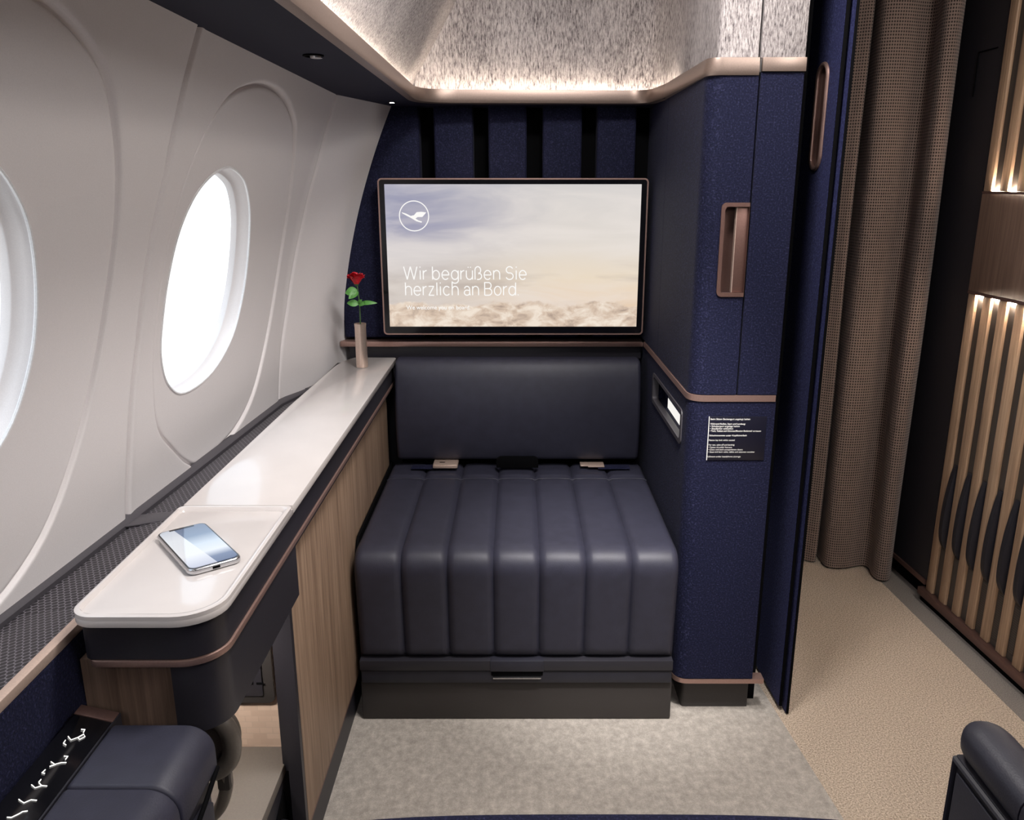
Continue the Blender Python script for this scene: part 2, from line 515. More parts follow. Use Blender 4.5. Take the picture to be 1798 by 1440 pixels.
# ------------------------------------------------------------------ mesh helpers
class B:
    """collects geometry in world coordinates; becomes ONE mesh object"""
    def __init__(self):
        self.v = []
        self.f = []
        self.uv = None

    def add(self, verts, faces):
        o = len(self.v)
        self.v += [tuple(p) for p in verts]
        self.f += [tuple(i + o for i in f) for f in faces]
        return self

    def box(self, x0, x1, y0, y1, z0, z1, bevel=0.0, seg=2):
        bm = bmesh.new()
        bmesh.ops.create_cube(bm, size=1.0)
        for v in bm.verts:
            v.co = Vector(((x0 + x1) / 2 + v.co.x * (x1 - x0), (y0 + y1) / 2 + v.co.y * (y1 - y0), (z0 + z1) / 2 + v.co.z * (z1 - z0)))
        if bevel:
            bmesh.ops.bevel(bm, geom=list(bm.edges), offset=bevel, segments=seg, affect='EDGES', profile=0.5)
        return self.bm(bm)

    def bm(self, bm, mat=None):
        bm.verts.index_update()
        vs = [(mat @ v.co if mat else v.co.copy()) for v in bm.verts]
        fs = [[v.index for v in f.verts] for f in bm.faces]
        bm.free()
        return self.add(vs, fs)

    def prism(self, poly, z0, z1, axis='Z', bevel=0.0, seg=2):
        """extrude a polygon: axis Z -> poly is (x, y); X -> (y, z); Y -> (x, z)"""
        def mk(a, b, c):
            return {'Z': (a, b, c), 'X': (c, a, b), 'Y': (a, c, b)}[axis]
        bm = bmesh.new()
        lo = [bm.verts.new(mk(a, b, z0)) for a, b in poly]
        hi = [bm.verts.new(mk(a, b, z1)) for a, b in poly]
        n = len(poly)
        bm.faces.new(lo)
        bm.faces.new(hi)
        for i in range(n):
            bm.faces.new((lo[i], lo[(i + 1) % n], hi[(i + 1) % n], hi[i]))
        bmesh.ops.recalc_face_normals(bm, faces=list(bm.faces))
        if bevel:
            ed = [e for e in bm.edges if len(e.link_faces) == 2 and e.calc_face_angle(0) > 0.6]
            bmesh.ops.bevel(bm, geom=ed, offset=bevel, segments=seg, affect='EDGES', profile=0.5)
        return self.bm(bm)

    def tube(self, pts, r, n=8, closed=False, cap=True, radii=None):
        pts = [Vector(p) for p in pts]
        m = len(pts)
        verts, faces = [], []
        prev = None
        for i, p in enumerate(pts):
            if closed:
                t = pts[(i + 1) % m] - pts[i - 1]
            else:
                t = pts[min(i + 1, m - 1)] - pts[max(i - 1, 0)]
            t.normalize()
            if prev is None:
                a = Vector((0, 0, 1)) if abs(t.z) < 0.9 else Vector((1, 0, 0))
                u = t.cross(a).normalized()
            else:
                u = (prev - t * prev.dot(t)).normalized()
            prev = u
            w = t.cross(u)
            rr = radii[i] if radii else r
            for k in range(n):
                a = 2 * math.pi * k / n
                verts.append(p + (u * math.cos(a) + w * math.sin(a)) * rr)
        rng = m if closed else m - 1
        for i in range(rng):
            j = (i + 1) % m
            for k in range(n):
                faces.append((i * n + k, i * n + (k + 1) % n, j * n + (k + 1) % n, j * n + k))
        if cap and not closed:
            faces.append(tuple(range(n)))
            faces.append(tuple((m - 1) * n + k for k in range(n)))
        return self.add(verts, faces)

    def lathe(self, prof, c=(0, 0, 0), n=28, mat=None):
        verts, faces = [], []
        for r, z in prof:
            for k in range(n):
                a = 2 * math.pi * k / n
                p = Vector((r * math.cos(a), r * math.sin(a), z))
                verts.append((mat @ p if mat else p) + Vector(c))
        m = len(prof)
        for i in range(m - 1):
            for k in range(n):
                faces.append((i * n + k, i * n + (k + 1) % n, (i + 1) * n + (k + 1) % n, (i + 1) * n + k))
        faces.append(tuple(range(n)))
        faces.append(tuple((m - 1) * n + k for k in range(n)))
        return self.add(verts, faces)

    def sweep(self, path, prof, closed=False):
        """sweep a closed (offset, z) profile along an xy path; offset is to the left of travel"""
        pts = [Vector(p) for p in path]
        m = len(pts)
        n = len(prof)
        verts, faces = [], []
        for i, p in enumerate(pts):
            d0 = (p - pts[i - 1]) if (i > 0 or closed) else (pts[1] - p)
            d1 = (pts[(i + 1) % m] - p) if (i < m - 1 or closed) else d0
            d0.normalize()
            d1.normalize()
            n0 = Vector((-d0.y, d0.x))
            n1 = Vector((-d1.y, d1.x))
            nn = n0 + n1
            nn = nn / max(0.3, (1 + n0.dot(n1)))
            for off, z in prof:
                q = p + nn * off
                verts.append((q.x, q.y, z))
        rng = m if closed else m - 1
        for i in range(rng):
            j = (i + 1) % m
            for k in range(n):
                faces.append((i * n + k, i * n + (k + 1) % n, j * n + (k + 1) % n, j * n + k))
        if not closed:
            faces.append(tuple(range(n)))
            faces.append(tuple((m - 1) * n + k for k in range(n)))
        return self.add(verts, faces)

    def grid(self, fn, nu, nv):
        o = [[fn(i / nu, j / nv) for j in range(nv + 1)] for i in range(nu + 1)]
        vs = [p for row in o for p in row]
        fs = []
        for i in range(nu):
            for j in range(nv):
                a = i * (nv + 1) + j
                fs.append((a, a + 1, a + nv + 2, a + nv + 1))
        return self.add(vs, fs)


def rrect(x0, x1, y0, y1, r, n=6):
    if not isinstance(r, (tuple, list)):
        r = (r,) * 4
    out = []
    for (cx, cy, a0, rr) in ((x1 - r[0], y1 - r[0], 0, r[0]), (x0 + r[1], y1 - r[1], 90, r[1]),
                             (x0 + r[2], y0 + r[2], 180, r[2]), (x1 - r[3], y0 + r[3], 270, r[3])):
        if rr <= 0:
            out.append((cx, cy))
            continue
        for k in range(n + 1):
            a = math.radians(a0 + 90 * k / n)
            out.append((cx + rr * math.cos(a), cy + rr * math.sin(a)))
    return out


def fillet(pts, r, n=8):
    out = []
    m = len(pts)
    for i, p in enumerate(pts):
        if i in (0, m - 1):
            out.append(Vector(p))
            continue
        rr = r[i] if isinstance(r, (list, tuple)) else r
        p = Vector(p)
        a = (Vector(pts[i - 1]) - p)
        b = (Vector(pts[i + 1]) - p)
        la, lb = a.length, b.length
        a.normalize()
        b.normalize()
        ang = a.angle(b)
        d = min(rr / math.tan(ang / 2), la * 0.48, lb * 0.48)
        p0, p1 = p + a * d, p + b * d
        for k in range(n + 1):
            t = k / n
            out.append(p0 * (1 - t) ** 2 + p * 2 * t * (1 - t) + p1 * t * t)
    return out


def spline(pts, n=8, closed=False):
    P = [Vector(p) for p in pts]
    m = len(P)
    out = []
    for i in range(m if closed else m - 1):
        if closed:
            a, b, c, d = P[i - 1], P[i], P[(i + 1) % m], P[(i + 2) % m]
        else:
            a, b, c, d = P[max(i - 1, 0)], P[i], P[i + 1], P[min(i + 2, m - 1)]
        for k in range(n):
            t = k / n
            out.append(0.5 * ((2 * b) + (c - a) * t + (2 * a - 5 * b + 4 * c - d) * t * t + (3 * b - a - 3 * c + d) * t ** 3))
    if not closed:
        out.append(P[-1])
    return out


def thing(name, label, cat, loc=(0, 0, 0), group=None, kind=None):
    o = bpy.data.objects.new(name, None)
    o.empty_display_size = 0.05
    COL.objects.link(o)
    o.location = loc
    if label:
        o['label'] = label
    if cat:
        o['category'] = cat
    if group:
        o['group'] = group
    if kind:
        o['kind'] = kind
    return o


def world_loc(o):
    p = Vector(o.location)
    while o.parent:
        o = o.parent
        p = p + Vector(o.location)
    return p


def part(name, b, mat, parent=None, label=None, smooth=True, angle=35, kind=None, origin=None, uv=None):
    me = bpy.data.meshes.new(name)
    base = world_loc(parent) if parent else Vector((0, 0, 0))
    org = Vector(origin) if origin is not None else base
    vs = [Vector(p) - org for p in b.v]
    me.from_pydata([tuple(p) for p in vs], [], b.f)
    me.update()
    bm = bmesh.new()
    bm.from_mesh(me)
    bmesh.ops.recalc_face_normals(bm, faces=list(bm.faces))
    bm.to_mesh(me)
    bm.free()
    if smooth:
        me.shade_smooth()
        me.set_sharp_from_angle(angle=math.radians(angle))
    me.materials.append(M[mat] if isinstance(mat, str) else mat)
    if uv:
        ul = me.uv_layers.new(name='UVMap')
        for lp in me.loops:
            ul.data[lp.index].uv = uv[lp.vertex_index]
    o = bpy.data.objects.new(name, me)
    COL.objects.link(o)
    if parent:
        o.parent = parent
    o.location = org - base
    if label:
        o['label'] = label
    if kind:
        o['kind'] = kind
    return o


def solo(name, b, mat, label, cat, loc, group=None, **kw):
    o = part(name, b, mat, None, label=label, origin=loc, **kw)
    o['category'] = cat
    if group:
        o['group'] = group
    return o


def struct(name, b, mat, **kw):
    return part(name, b, mat, None, kind='structure', **kw)


def text_geo(s, place, width=None, height=None, offset=0.0, spacing=1.0):
    """flat lettering; place maps (x, y) text units in metres to a world point"""
    cu = bpy.data.curves.new('lettering', 'FONT')
    cu.body = s
    cu.size = 1.0
    cu.offset = offset
    cu.space_character = spacing
    cu.resolution_u = 4
    ob = bpy.data.objects.new('lettering', cu)
    me = bpy.data.meshes.new_from_object(ob)
    xs = [v.co.x for v in me.vertices]
    ys = [v.co.y for v in me.vertices]
    x0, x1 = min(xs), max(xs)
    sx = (width / (x1 - x0)) if width else None
    sy = height if height else sx
    if sx is None:
        sx = sy
    vs = [place((v.co.x - x0) * sx, v.co.y * sy) for v in me.vertices]
    fs = [tuple(p.vertices) for p in me.polygons]
    bpy.data.objects.remove(ob)
    bpy.data.meshes.remove(me)
    bpy.data.curves.remove(cu)
    return vs, fs


# ------------------------------------------------------------------ floor
def thr(y):
    return 0.577 + (1.692 - y) * 0.0863


def ail(y):
    return 1.09 + (2.246 - y) * 0.049


def plate(poly, z0=-0.05, z1=0.0):
    return B().prism(poly, z0, z1)


struct('floor', plate([(-0.95, -0.9), (thr(-0.9), -0.9), (thr(2.75), 2.75), (-0.95, 2.75)]), 'carpet')
struct('floor_aisle', plate([(thr(-0.9), -0.9), (ail(-0.9), -0.9), (ail(2.75), 2.75), (thr(2.75), 2.75)]), 'carpet_aisle')
struct('floor_edge', plate([(ail(-0.9), -0.9), (1.6, -0.9), (1.6, 2.75), (ail(2.75), 2.75)]), 'carpet_border')


# ------------------------------------------------------------------ left sidewall with window openings
def side_x(y, z):
    d = z - 0.65
    x = -0.613 + 0.088 * d + 0.32 * d * d
    if z < 0.65:
        x = -0.613 + 0.088 * d
    x += 0.053 * (max(y, 0.2) - 1.2) * (1 - max(0.0, min(1.0, d / 0.69)))
    if y > 1.93:
        x += 0.29 * (y - 1.93)
    return x


RIM = [(1.411, 1.178), (1.478, 1.168), (1.536, 1.145), (1.598, 1.093), (1.640, 1.015), (1.650, 0.936), (1.618, 0.858), (1.526, 0.805),
       (1.404, 0.795), (1.335, 0.828), (1.298, 0.884), (1.286, 0.945), (1.279, 1.021), (1.283, 1.085), (1.308, 1.135), (1.352, 1.165)]
BEZ = [(1.437, 1.309), (1.569, 1.303), (1.681, 1.273), (1.740, 1.235), (1.806, 1.160), (1.846, 1.066), (1.857, 0.932), (1.828, 0.810),
       (1.752, 0.705), (1.630, 0.652), (1.476, 0.641), (1.420, 0.660), (1.363, 0.705), (1.325, 0.762), (1.295, 0.857), (1.281, 0.940),
       (1.272, 1.020), (1.268, 1.110), (1.276, 1.182), (1.298, 1.240), (1.345, 1.284)]
# the frame swells a little towards the nose of the aircraft, away from the opening
BEZ = [(y - 0.020 if y < 1.36 else y, z) for y, z in BEZ]
rim2 = [tuple(p) for p in spline([Vector(p) for p in RIM], 5, True)]
bez2 = [tuple(p) for p in spline([Vector(p) for p in BEZ], 5, True)]
rim1 = [(y - 0.715, z + 0.012) for y, z in rim2]
bez1 = [(y - 0.768, z + 0.004) for y, z in bez2]
SEAM1 = [(1.118, 1.338), (1.137, 1.274), (1.171, 1.168), (1.186, 1.035), (1.201, 0.925), (1.204, 0.746), (1.198, 0.65), (1.19, 0.5)]
SEAM2 = [(1.932, 1.337), (1.952, 1.205), (1.954, 1.053), (1.947, 0.868), (1.917, 0.652), (1.90, 0.5)]


def seam_y(S, z):
    if z >= S[0][1]:
        return S[0][0]
    for (y0, z0), (y1, z1) in zip(S, S[1:]):
        if z1 <= z <= z0:
            t = (z - z1) / (z0 - z1)
            return y1 + (y0 - y1) * t
    return S[-1][0]


def poly_dist(y, z, poly):
    inside = False
    best = 1e9
    n = len(poly)
    for i in range(n):
        ay, az = poly[i]
        by, bz = poly[(i + 1) % n]
        if (az > z) != (bz > z):
            if y < ay + (z - az) / (bz - az) * (by - ay):
                inside = not inside
        dy, dz = by - ay, bz - az
        t = max(0, min(1, ((y - ay) * dy + (z - az) * dz) / (dy * dy + dz * dz + 1e-12)))
        q = (y - ay - dy * t) ** 2 + (z - az - dz * t) ** 2
        best = min(best, q)
    best = math.sqrt(best)
    return best if inside else -best


def sstep(a, b, x):
    t = max(0.0, min(1.0, (x - a) / (b - a)))
    return t * t * (3 - 2 * t)


def side_off(y, z):
    off = 0.0
    for poly in (bez1, bez2):
        ys = [p[0] for p in poly]
        if min(ys) - 0.03 < y < max(ys) + 0.03:
            d = poly_dist(y, z, poly)
            # a soft groove along the edge and a slightly sunken field inside it
            off -= 0.0085 * math.exp(-((d - 0.001) / 0.0030) ** 2) + 0.0035 * sstep(-0.002, 0.010, d)
    d1 = y - seam_y(SEAM1, z)
    off -= 0.016 * math.exp(-(d1 / 0.0048) ** 2) - (0.003 if d1 < 0 else 0.003 * (1 - sstep(0, 0.03, d1)))
    d2 = y - seam_y(SEAM2, z)
    off -= 0.006 * math.exp(-(d2 / 0.0030) ** 2)
    return off


def build_sidewall():
    pts, edges, holes = [], [], []
    zs = [0.44 + 0.012 * k for k in range(79)]

    def add_loop(poly):
        s = len(pts)
        pts.extend(poly)
        n = len(poly)
        edges.extend([(s + i, s + (i + 1) % n) for i in range(n)])
    add_loop([(-0.9, 0.42), (2.33, 0.42), (2.33, 1.39), (-0.9, 1.39)])
    add_loop(rim1)
    add_loop(rim2)

    def ring_pts(poly, offs):
        n = len(poly)
        tan = [(Vector(poly[(i + 1) % n]) - Vector(poly[i - 1])).normalized() for i in range(n)]
        for i in range(n):
            j = (i + 1) % n
            for k in range(3):
                p = Vector(poly[i]).lerp(Vector(poly[j]), k / 3)
                t = tan[i].lerp(tan[j], k / 3).normalized()
                nn = Vector((-t.y, t.x))
                for o_ in offs:
                    q = p + nn * o_
                    if 0.43 < q.y < 1.385:
                        pts.append((q.x, q.y))
    for bz in (bez1, bez2):
        ring_pts(bz, (-0.011, -0.007, -0.0045, -0.003, -0.0015, 0.0002, 0.002, 0.0035, 0.005, 0.008, 0.013))
    z = 0.43
    while z < 1.385:
        for S, offs in ((SEAM1, (-0.014, -0.009, -0.006, -0.004, -0.002, 0.0, 0.002, 0.004, 0.006, 0.009, 0.014, 0.022)), (SEAM2, (-0.009, -0.005, -0.003, -0.0015, 0, 0.0015, 0.003, 0.005, 0.009))):
            for o_ in offs:
                pts.append((seam_y(S, z) + o_, z))
        z += 0.007
    y = -0.88
    while y < 2.32:
        for z in zs[:78]:
            if 0.43 < z < 1.385:
                skip = abs(y - seam_y(SEAM1, z)) < 0.016 or abs(y - seam_y(SEAM2, z)) < 0.011
                if not skip:
                    for bz in (bez1, bez2):
                        if abs(poly_dist(y, z, bz)) < 0.016:
                            skip = True
                    for rm in (rim1, rim2):
                        if poly_dist(y, z, rm) > -0.005:
                            skip = True
                if not skip:
                    pts.append((y + random.uniform(-0.0005, 0.0005), z))
        y += 0.014 if y > 0.3 else 0.06
    r = delaunay_2d_cdt([Vector(p) for p in pts], edges, [], 1, 1e-5)
    ov, of = r[0], r[2]
    b = B()
    vs = [(side_x(p.x, p.y) + side_off(p.x, p.y), p.x, p.y) for p in ov]
    fs = []
    for f in of:
        cy = sum(ov[i].x for i in f) / len(f)
        cz = sum(ov[i].y for i in f) / len(f)
        if poly_dist(cy, cz, rim1) > 0 or poly_dist(cy, cz, rim2) > 0:
            continue
        fs.append(tuple(f))
    b.add(vs, fs)
    o = struct('wall_left', b, 'sidewall', angle=180)
    return o


build_sidewall()


def build_window(idx, rim):
    cy = sum(p[0] for p in rim) / len(rim)
    cz = sum(p[1] for p in rim) / len(rim)
    root = thing('window_%d' % idx, None, None, (side_x(cy, cz), cy, cz), kind='structure')
    n = len(rim)

    def loop(scale, depth):
        out = []
        for (y, z) in rim:
            yy, zz = cy + (y - cy) * scale, cz + (z - cz) * scale
            out.append((side_x(y, z) + side_off(y, z) - depth, yy, zz))
        return out
    rings = [loop(1.0, 0.0), loop(0.99, 0.004), loop(0.98, 0.010), loop(0.968, 0.020), loop(0.952, 0.022), loop(0.948, 0.024), loop(0.945, 0.034)]
    b = B()
    vs = [p for r_ in rings for p in r_]
    fs = []
    for i in range(len(rings) - 1):
        for k in range(n):
            fs.append((i * n + k, i * n + (k + 1) % n, (i + 1) * n + (k + 1) % n, (i + 1) * n + k))
    b.add(vs, fs)
    part('window_frame', b, 'sidewall', root, angle=50)
    b = B().tube(loop(0.997, 0.0), 0.0022, 6, closed=True)
    part('window_rim', b, 'rim_white', root)
    for dep, sc_ in ((0.023, 0.951), (0.033, 0.946)):
        ring = loop(sc_, dep)
        b = B().add(ring, [tuple(range(n))])
        part('pane', b, 'pane', root, smooth=False)
    # portal so that daylight through the opening is sampled well
    d = bpy.data.lights.new('window_portal', 'AREA')
    d.shape = 'RECTANGLE'
    d.size, d.size_y = 0.40, 0.40
    d.cycles.is_portal = True
    o = bpy.data.objects.new('window_portal', d)
    COL.objects.link(o)
    o.location = (side_x(cy, cz) - 0.16, cy, cz)
    o.rotation_euler = (0, math.radians(-90 + 12), 0)
    return root


build_window(1, rim2)
build_window(2, rim1)

# lower outer lining, rear and far walls that close the place off
struct('wall_left_lower', B().box(-0.75, -0.71, -0.9, 2.75, 0, 0.46), 'charcoal')
struct('wall_rear', B().box(-0.95, 1.6, -0.95, -0.9, 0, 2.1), 'navy_pad')
struct('wall_far', B().box(0.53, 1.6, 2.62, 2.68, 0, 2.1), 'black')

# ------------------------------------------------------------------ wall behind the television
wb = thing('wall_back', None, None, (0, 2.27, 0), kind='structure')
part('backing', B().box(-0.62, 0.36, 2.262, 2.30, 0, 1.40), 'black', wb)
for x0, x1 in ((-0.47, -0.252), (-0.214, -0.114), (-0.075, 0.023), (0.064, 0.164), (0.203, 0.302)):
    part('padded_stripe', B().box(x0, x1, 2.205, 2.262, 0.748, 1.345, 0.006, 3), 'navy_pad', wb)
part('copper_ledge', B().prism([(-0.48, 0.727), (0.339, 0.727), (0.339, 0.738), (0.333, 0.741), (-0.48, 0.741)], 2.186, 2.262, axis='Y', bevel=0.001), 'copper', wb)
part('lower_band', B().box(-0.46, 0.337, 2.205, 2.262, 0.690, 0.7265, 0.002), 'charcoal', wb)
part('lower_panel', B().box(-0.46, 0.337, 2.235, 2.262, 0.0, 0.689), 'seatshell', wb)

# ------------------------------------------------------------------ soffit, cove and felt-lined upper walls
soff = [(-0.262, -0.3), (-0.258, 1.0), (-0.252, 1.98), (-0.238, 2.075), (-0.205, 2.130), (-0.15, 2.152), (0.30, 2.152), (0.332, 2.12),
        (0.336, 2.0), (0.352, 2.0), (0.350, 2.262), (-0.292, 2.262), (-0.318, 2.213), (-0.364, 2.06), (-0.402, 1.930), (-0.403, 1.0), (-0.404, -0.3)]
ce = thing('ceiling_soffit', None, None, (-0.3, 1.5, 1.34), kind='structure')
part('soffit_panel', B().prism(soff, 1.341, 1.357), 'soffit', ce, smooth=False)

ring_path = fillet([(-0.252, -0.3), (-0.240, 2.12), (0.318, 2.142), (0.336, 2.00), (0.345, 1.597), (0.4375, 1.597)],
                   [0, 0.10, 0.05, 0.02, 0.03, 0], 10)
cv = thing('cove_light', 'copper rimmed glowing light cove running around the grey felt ceiling recess', 'ceiling light', (0.0, 2.14, 1.34))
prof = [(-0.001, 1.3475), (-0.003, 1.3415), (0.008, 1.3395), (0.013, 1.342), (0.013, 1.350), (0.004, 1.372), (-0.002, 1.372), (-0.006, 1.352)]
prof = [(0.0, 1.342), (0.004, 1.3395), (0.012, 1.3395), (0.012, 1.372), (0.006, 1.3725), (-0.002, 1.370), (-0.004, 1.350)]
prof = [(-o_, z_) for o_, z_ in prof]
# travelling towards +Y then +X, the felt lies to the left, so offsets are mirrored
prof_in = [(0.0, 1.3415), (0.012, 1.3395), (0.014, 1.3395), (0.010, 1.3715), (0.006, 1.3725), (0.001, 1.3715), (-0.003, 1.350)]
part('copper_rim', B().sweep([tuple(p) for p in ring_path], prof_in), 'rim', cv)
part('rim_end', B().box(0.4425, 0.522, 1.595, 1.612, 1.3475, 1.3715, 0.001), 'rim', cv)
led_path = [tuple(p) for p in ring_path]
part('led_strip', B().sweep(led_path[:-14], [(0.0125, 1.3625), (0.0165, 1.3625), (0.0165, 1.3665), (0.0125, 1.3665)]), 'led', cv, label='glowing warm white strip')

# felt walls above the rim: sloped vault on the left, upright behind and on the right
fw = B()
vault = [(-0.283, 1.342), (-0.277, 1.38), (-0.175, 1.55), (-0.075, 1.74), (0.0, 1.83), (0.10, 1.88), (0.2, 1.90)]
vs, fs = [], []
for i, (x, z) in enumerate(vault):
    vs += [(x, -0.9, z), (x + 0.012, 2.20, z)]
for i in range(len(vault) - 1):
    fs.append((2 * i, 2 * i + 1, 2 * i + 3, 2 * i + 2))
fw.add(vs, fs)
struct('wall_upper_left', fw, 'felt')
upper = fillet([(-0.275, 2.168), (0.330, 2.168), (0.352, 2.10), (0.366, 2.0), (0.366, 1.618), (0.438, 1.612)], [0, 0.04, 0.03, 0.03, 0.016, 0], 8)
b = B().sweep([tuple(p) for p in upper], [(0.0, 1.342), (0.02, 1.342), (0.02, 1.95), (0.0, 1.95)])
struct('wall_upper_back', b, 'felt')
struct('wall_upper_right', B().box(0.4425, 0.523, 1.609, 1.64, 1.372, 1.95, 0.001), 'felt')
struct('ceiling', B().box(-0.05, 1.6, -0.9, 2.7, 2.04, 2.08), 'ceiling')
struct('ceiling_suite', B().box(0.19, 0.60, -0.9, 2.25, 1.90, 1.94), 'felt')

# small fittings in the soffit
rl = thing('reading_light', 'small lit reading lamp in the dark soffit by the television', 'lamp', (-0.302, 2.098, 1.341))
part('lamp_housing', B().lathe([(0.010, -0.0015), (0.010, 0.0), (0.006, 0.0), (0.006, -0.0015)], (-0.302, 2.098, 1.341), 20), 'black', rl)
part('lens', B().lathe([(0.0055, -0.0022), (0.0055, -0.0005)], (-0.302, 2.098, 1.341), 16), 'lens', rl)
av = thing('air_nozzle', 'round black air nozzle set in the dark soffit above the windows', 'air vent', (-0.313, 1.356, 1.341))
part('nozzle_cup', B().lathe([(0.016, 0.0), (0.016, -0.002), (0.013, -0.0025), (0.012, 0.0)], (-0.313, 1.356, 1.341), 24), 'black', av)
part('nozzle_disc', B().lathe([(0.009, -0.004), (0.010, -0.001)], (-0.309, 1.359, 1.341), 20), 'silver', av)

# ------------------------------------------------------------------ television
TVY = 2.150
tv = thing('television', 'wide wall-mounted television with dark bezel showing a welcome message over clouds', 'television', (-0.013, TVY, 0.766))
x0, x1, z0, z1 = -0.354, 0.3305, 0.7665, 1.1655


def frame_ring(outer, inner, y0, y1):
    n = len(outer)
    vs = [(x, y0, z) for x, z in outer] + [(x, y0, z) for x, z in inner] + [(x, y1, z) for x, z in outer] + [(x, y1, z) for x, z in inner]
    fs = []
    for i in range(n):
        j = (i + 1) % n
        fs += [(i, j, n + j, n + i), (2 * n + i, 2 * n + j, 3 * n + j, 3 * n + i), (i, j, 2 * n + j, 2 * n + i), (n + i, n + j, 3 * n + j, 3 * n + i)]
    return B().add(vs, fs)


part('housing', B().prism(rrect(x0 + 0.004, x1 - 0.004, z0 + 0.004, z1 - 0.004, 0.008), TVY + 0.006, TVY + 0.05, axis='Y'), 'black', tv)
part('copper_frame', frame_ring(rrect(x0, x1, z0, z1, 0.010), rrect(x0 + 0.0035, x1 - 0.0035, z0 + 0.0035, z1 - 0.0035, 0.007), TVY - 0.001, TVY + 0.02), 'copper', tv)
sx0, sx1, sz0, sz1 = -0.3375, 0.3135, 0.7878, 1.1507
part('bezel', frame_ring(rrect(x0 + 0.0035, x1 - 0.0035, z0 + 0.0035, z1 - 0.0035, 0.007), rrect(sx0, sx1, sz0, sz1, 0.0005), TVY + 0.001, TVY + 0.006), 'black_gloss', tv)
M['tv'] = tv_picture('television_picture', sx1 - sx0, sz1 - sz0)
scr = part('screen', B().box(sx0, sx1, TVY + 0.003, TVY + 0.006, sz0, sz1), 'tv', tv, label='lit screen with pale sky and clouds', origin=(sx0, TVY + 0.003, sz0))


def on_tv(cx, cz):
    return lambda a, b_: (cx + a, TVY + 0.0018, cz + b_)


W1 = 0.326


def arc_(cx, cy, rx, ry, a0, a1, k=14):
    return [(cx + rx * math.cos(math.radians(a0 + (a1 - a0) * i / k)), cy + ry * math.sin(math.radians(a0 + (a1 - a0) * i / k))) for i in range(k + 1)]


OV = arc_(0.46, 0.5, 0.46, 0.5, 0, 360, 24)
GLYPH = {
    'W': (1.78, [[(0, 1.42), (0.44, 0)], [(0.44, 0), (0.89, 1.42)], [(0.89, 1.42), (1.34, 0)], [(1.34, 0), (1.78, 1.42)]]),
    'i': (0.14, [[(0.07, 0), (0.07, 1)], [(0.07, 1.31), (0.07, 1.42)]]),
    'r': (0.40, [[(0, 0), (0, 1)], [(0, 0.55)] + arc_(0.44, 0.56, 0.44, 0.42, 180, 85, 8)]),
    'b': (0.92, [[(0, 0), (0, 1.42)], OV]),
    'd': (0.92, [[(0.92, 0), (0.92, 1.42)], OV]),
    'o': (0.92, [OV]),
    'e': (0.92, [[(0.0, 0.5), (0.92, 0.5)] + arc_(0.46, 0.5, 0.46, 0.5, 0, 318, 22)]),
    'c': (0.86, [arc_(0.46, 0.5, 0.46, 0.5, 42, 318, 20)]),
    'g': (0.92, [OV, [(0.92, 1.0), (0.92, -0.08)] + arc_(0.46, -0.08, 0.46, 0.34, 0, -155, 12)]),
    '\u00fc': (0.82, [[(0, 1), (0, 0.4)] + arc_(0.41, 0.4, 0.41, 0.4, 180, 360, 12) + [(0.82, 1)], [(0.82, 0.5), (0.82, 0)], [(0.25, 1.3), (0.25, 1.4)], [(0.57, 1.3), (0.57, 1.4)]]),
    '\u00df': (0.88, [[(0, 0), (0, 1.02)] + arc_(0.38, 1.02, 0.38, 0.40, 180, -70, 14) + arc_(0.42, 0.36, 0.46, 0.36, 80, -110, 14)]),
    'n': (0.82, [[(0, 0), (0, 1)], [(0, 0.6)] + arc_(0.41, 0.6, 0.41, 0.4, 180, 0, 12) + [(0.82, 0)]]),
    'h': (0.82, [[(0, 0), (0, 1.42)], [(0, 0.6)] + arc_(0.41, 0.6, 0.41, 0.4, 180, 0, 12) + [(0.82, 0)]]),
    'z': (0.74, [[(0.02, 1), (0.74, 1)], [(0.72, 1), (0.03, 0)], [(0, 0), (0.76, 0)]]),
    'l': (0.14, [[(0.07, 0), (0.07, 1.42)]]),
    'a': (0.80, [arc_(0.38, 0.66, 0.36, 0.34, 165, 0, 10) + [(0.74, 0.18), (0.82, 0)], arc_(0.37, 0.29, 0.37, 0.29, 55, 340, 16) + [(0.74, 0.4)], [(0.58, 0.53), (0.74, 0.60)]]),
    'S': (0.96, [arc_(0.48, 1.06, 0.44, 0.36, 25, 250, 14) + arc_(0.48, 0.37, 0.48, 0.37, 70, -160, 16)]),
    'B': (0.98, [[(0, 0), (0, 1.42), (0.52, 1.42)] + arc_(0.52, 1.08, 0.37, 0.34, 90, -90, 10) + [(0, 0.74)], [(0.52, 0.74)] + arc_(0.54, 0.37, 0.44, 0.37, 90, -90, 10) + [(0, 0)]]),
    '.': (0.0, [[(0, 0), (0, 0.09)]]),
}


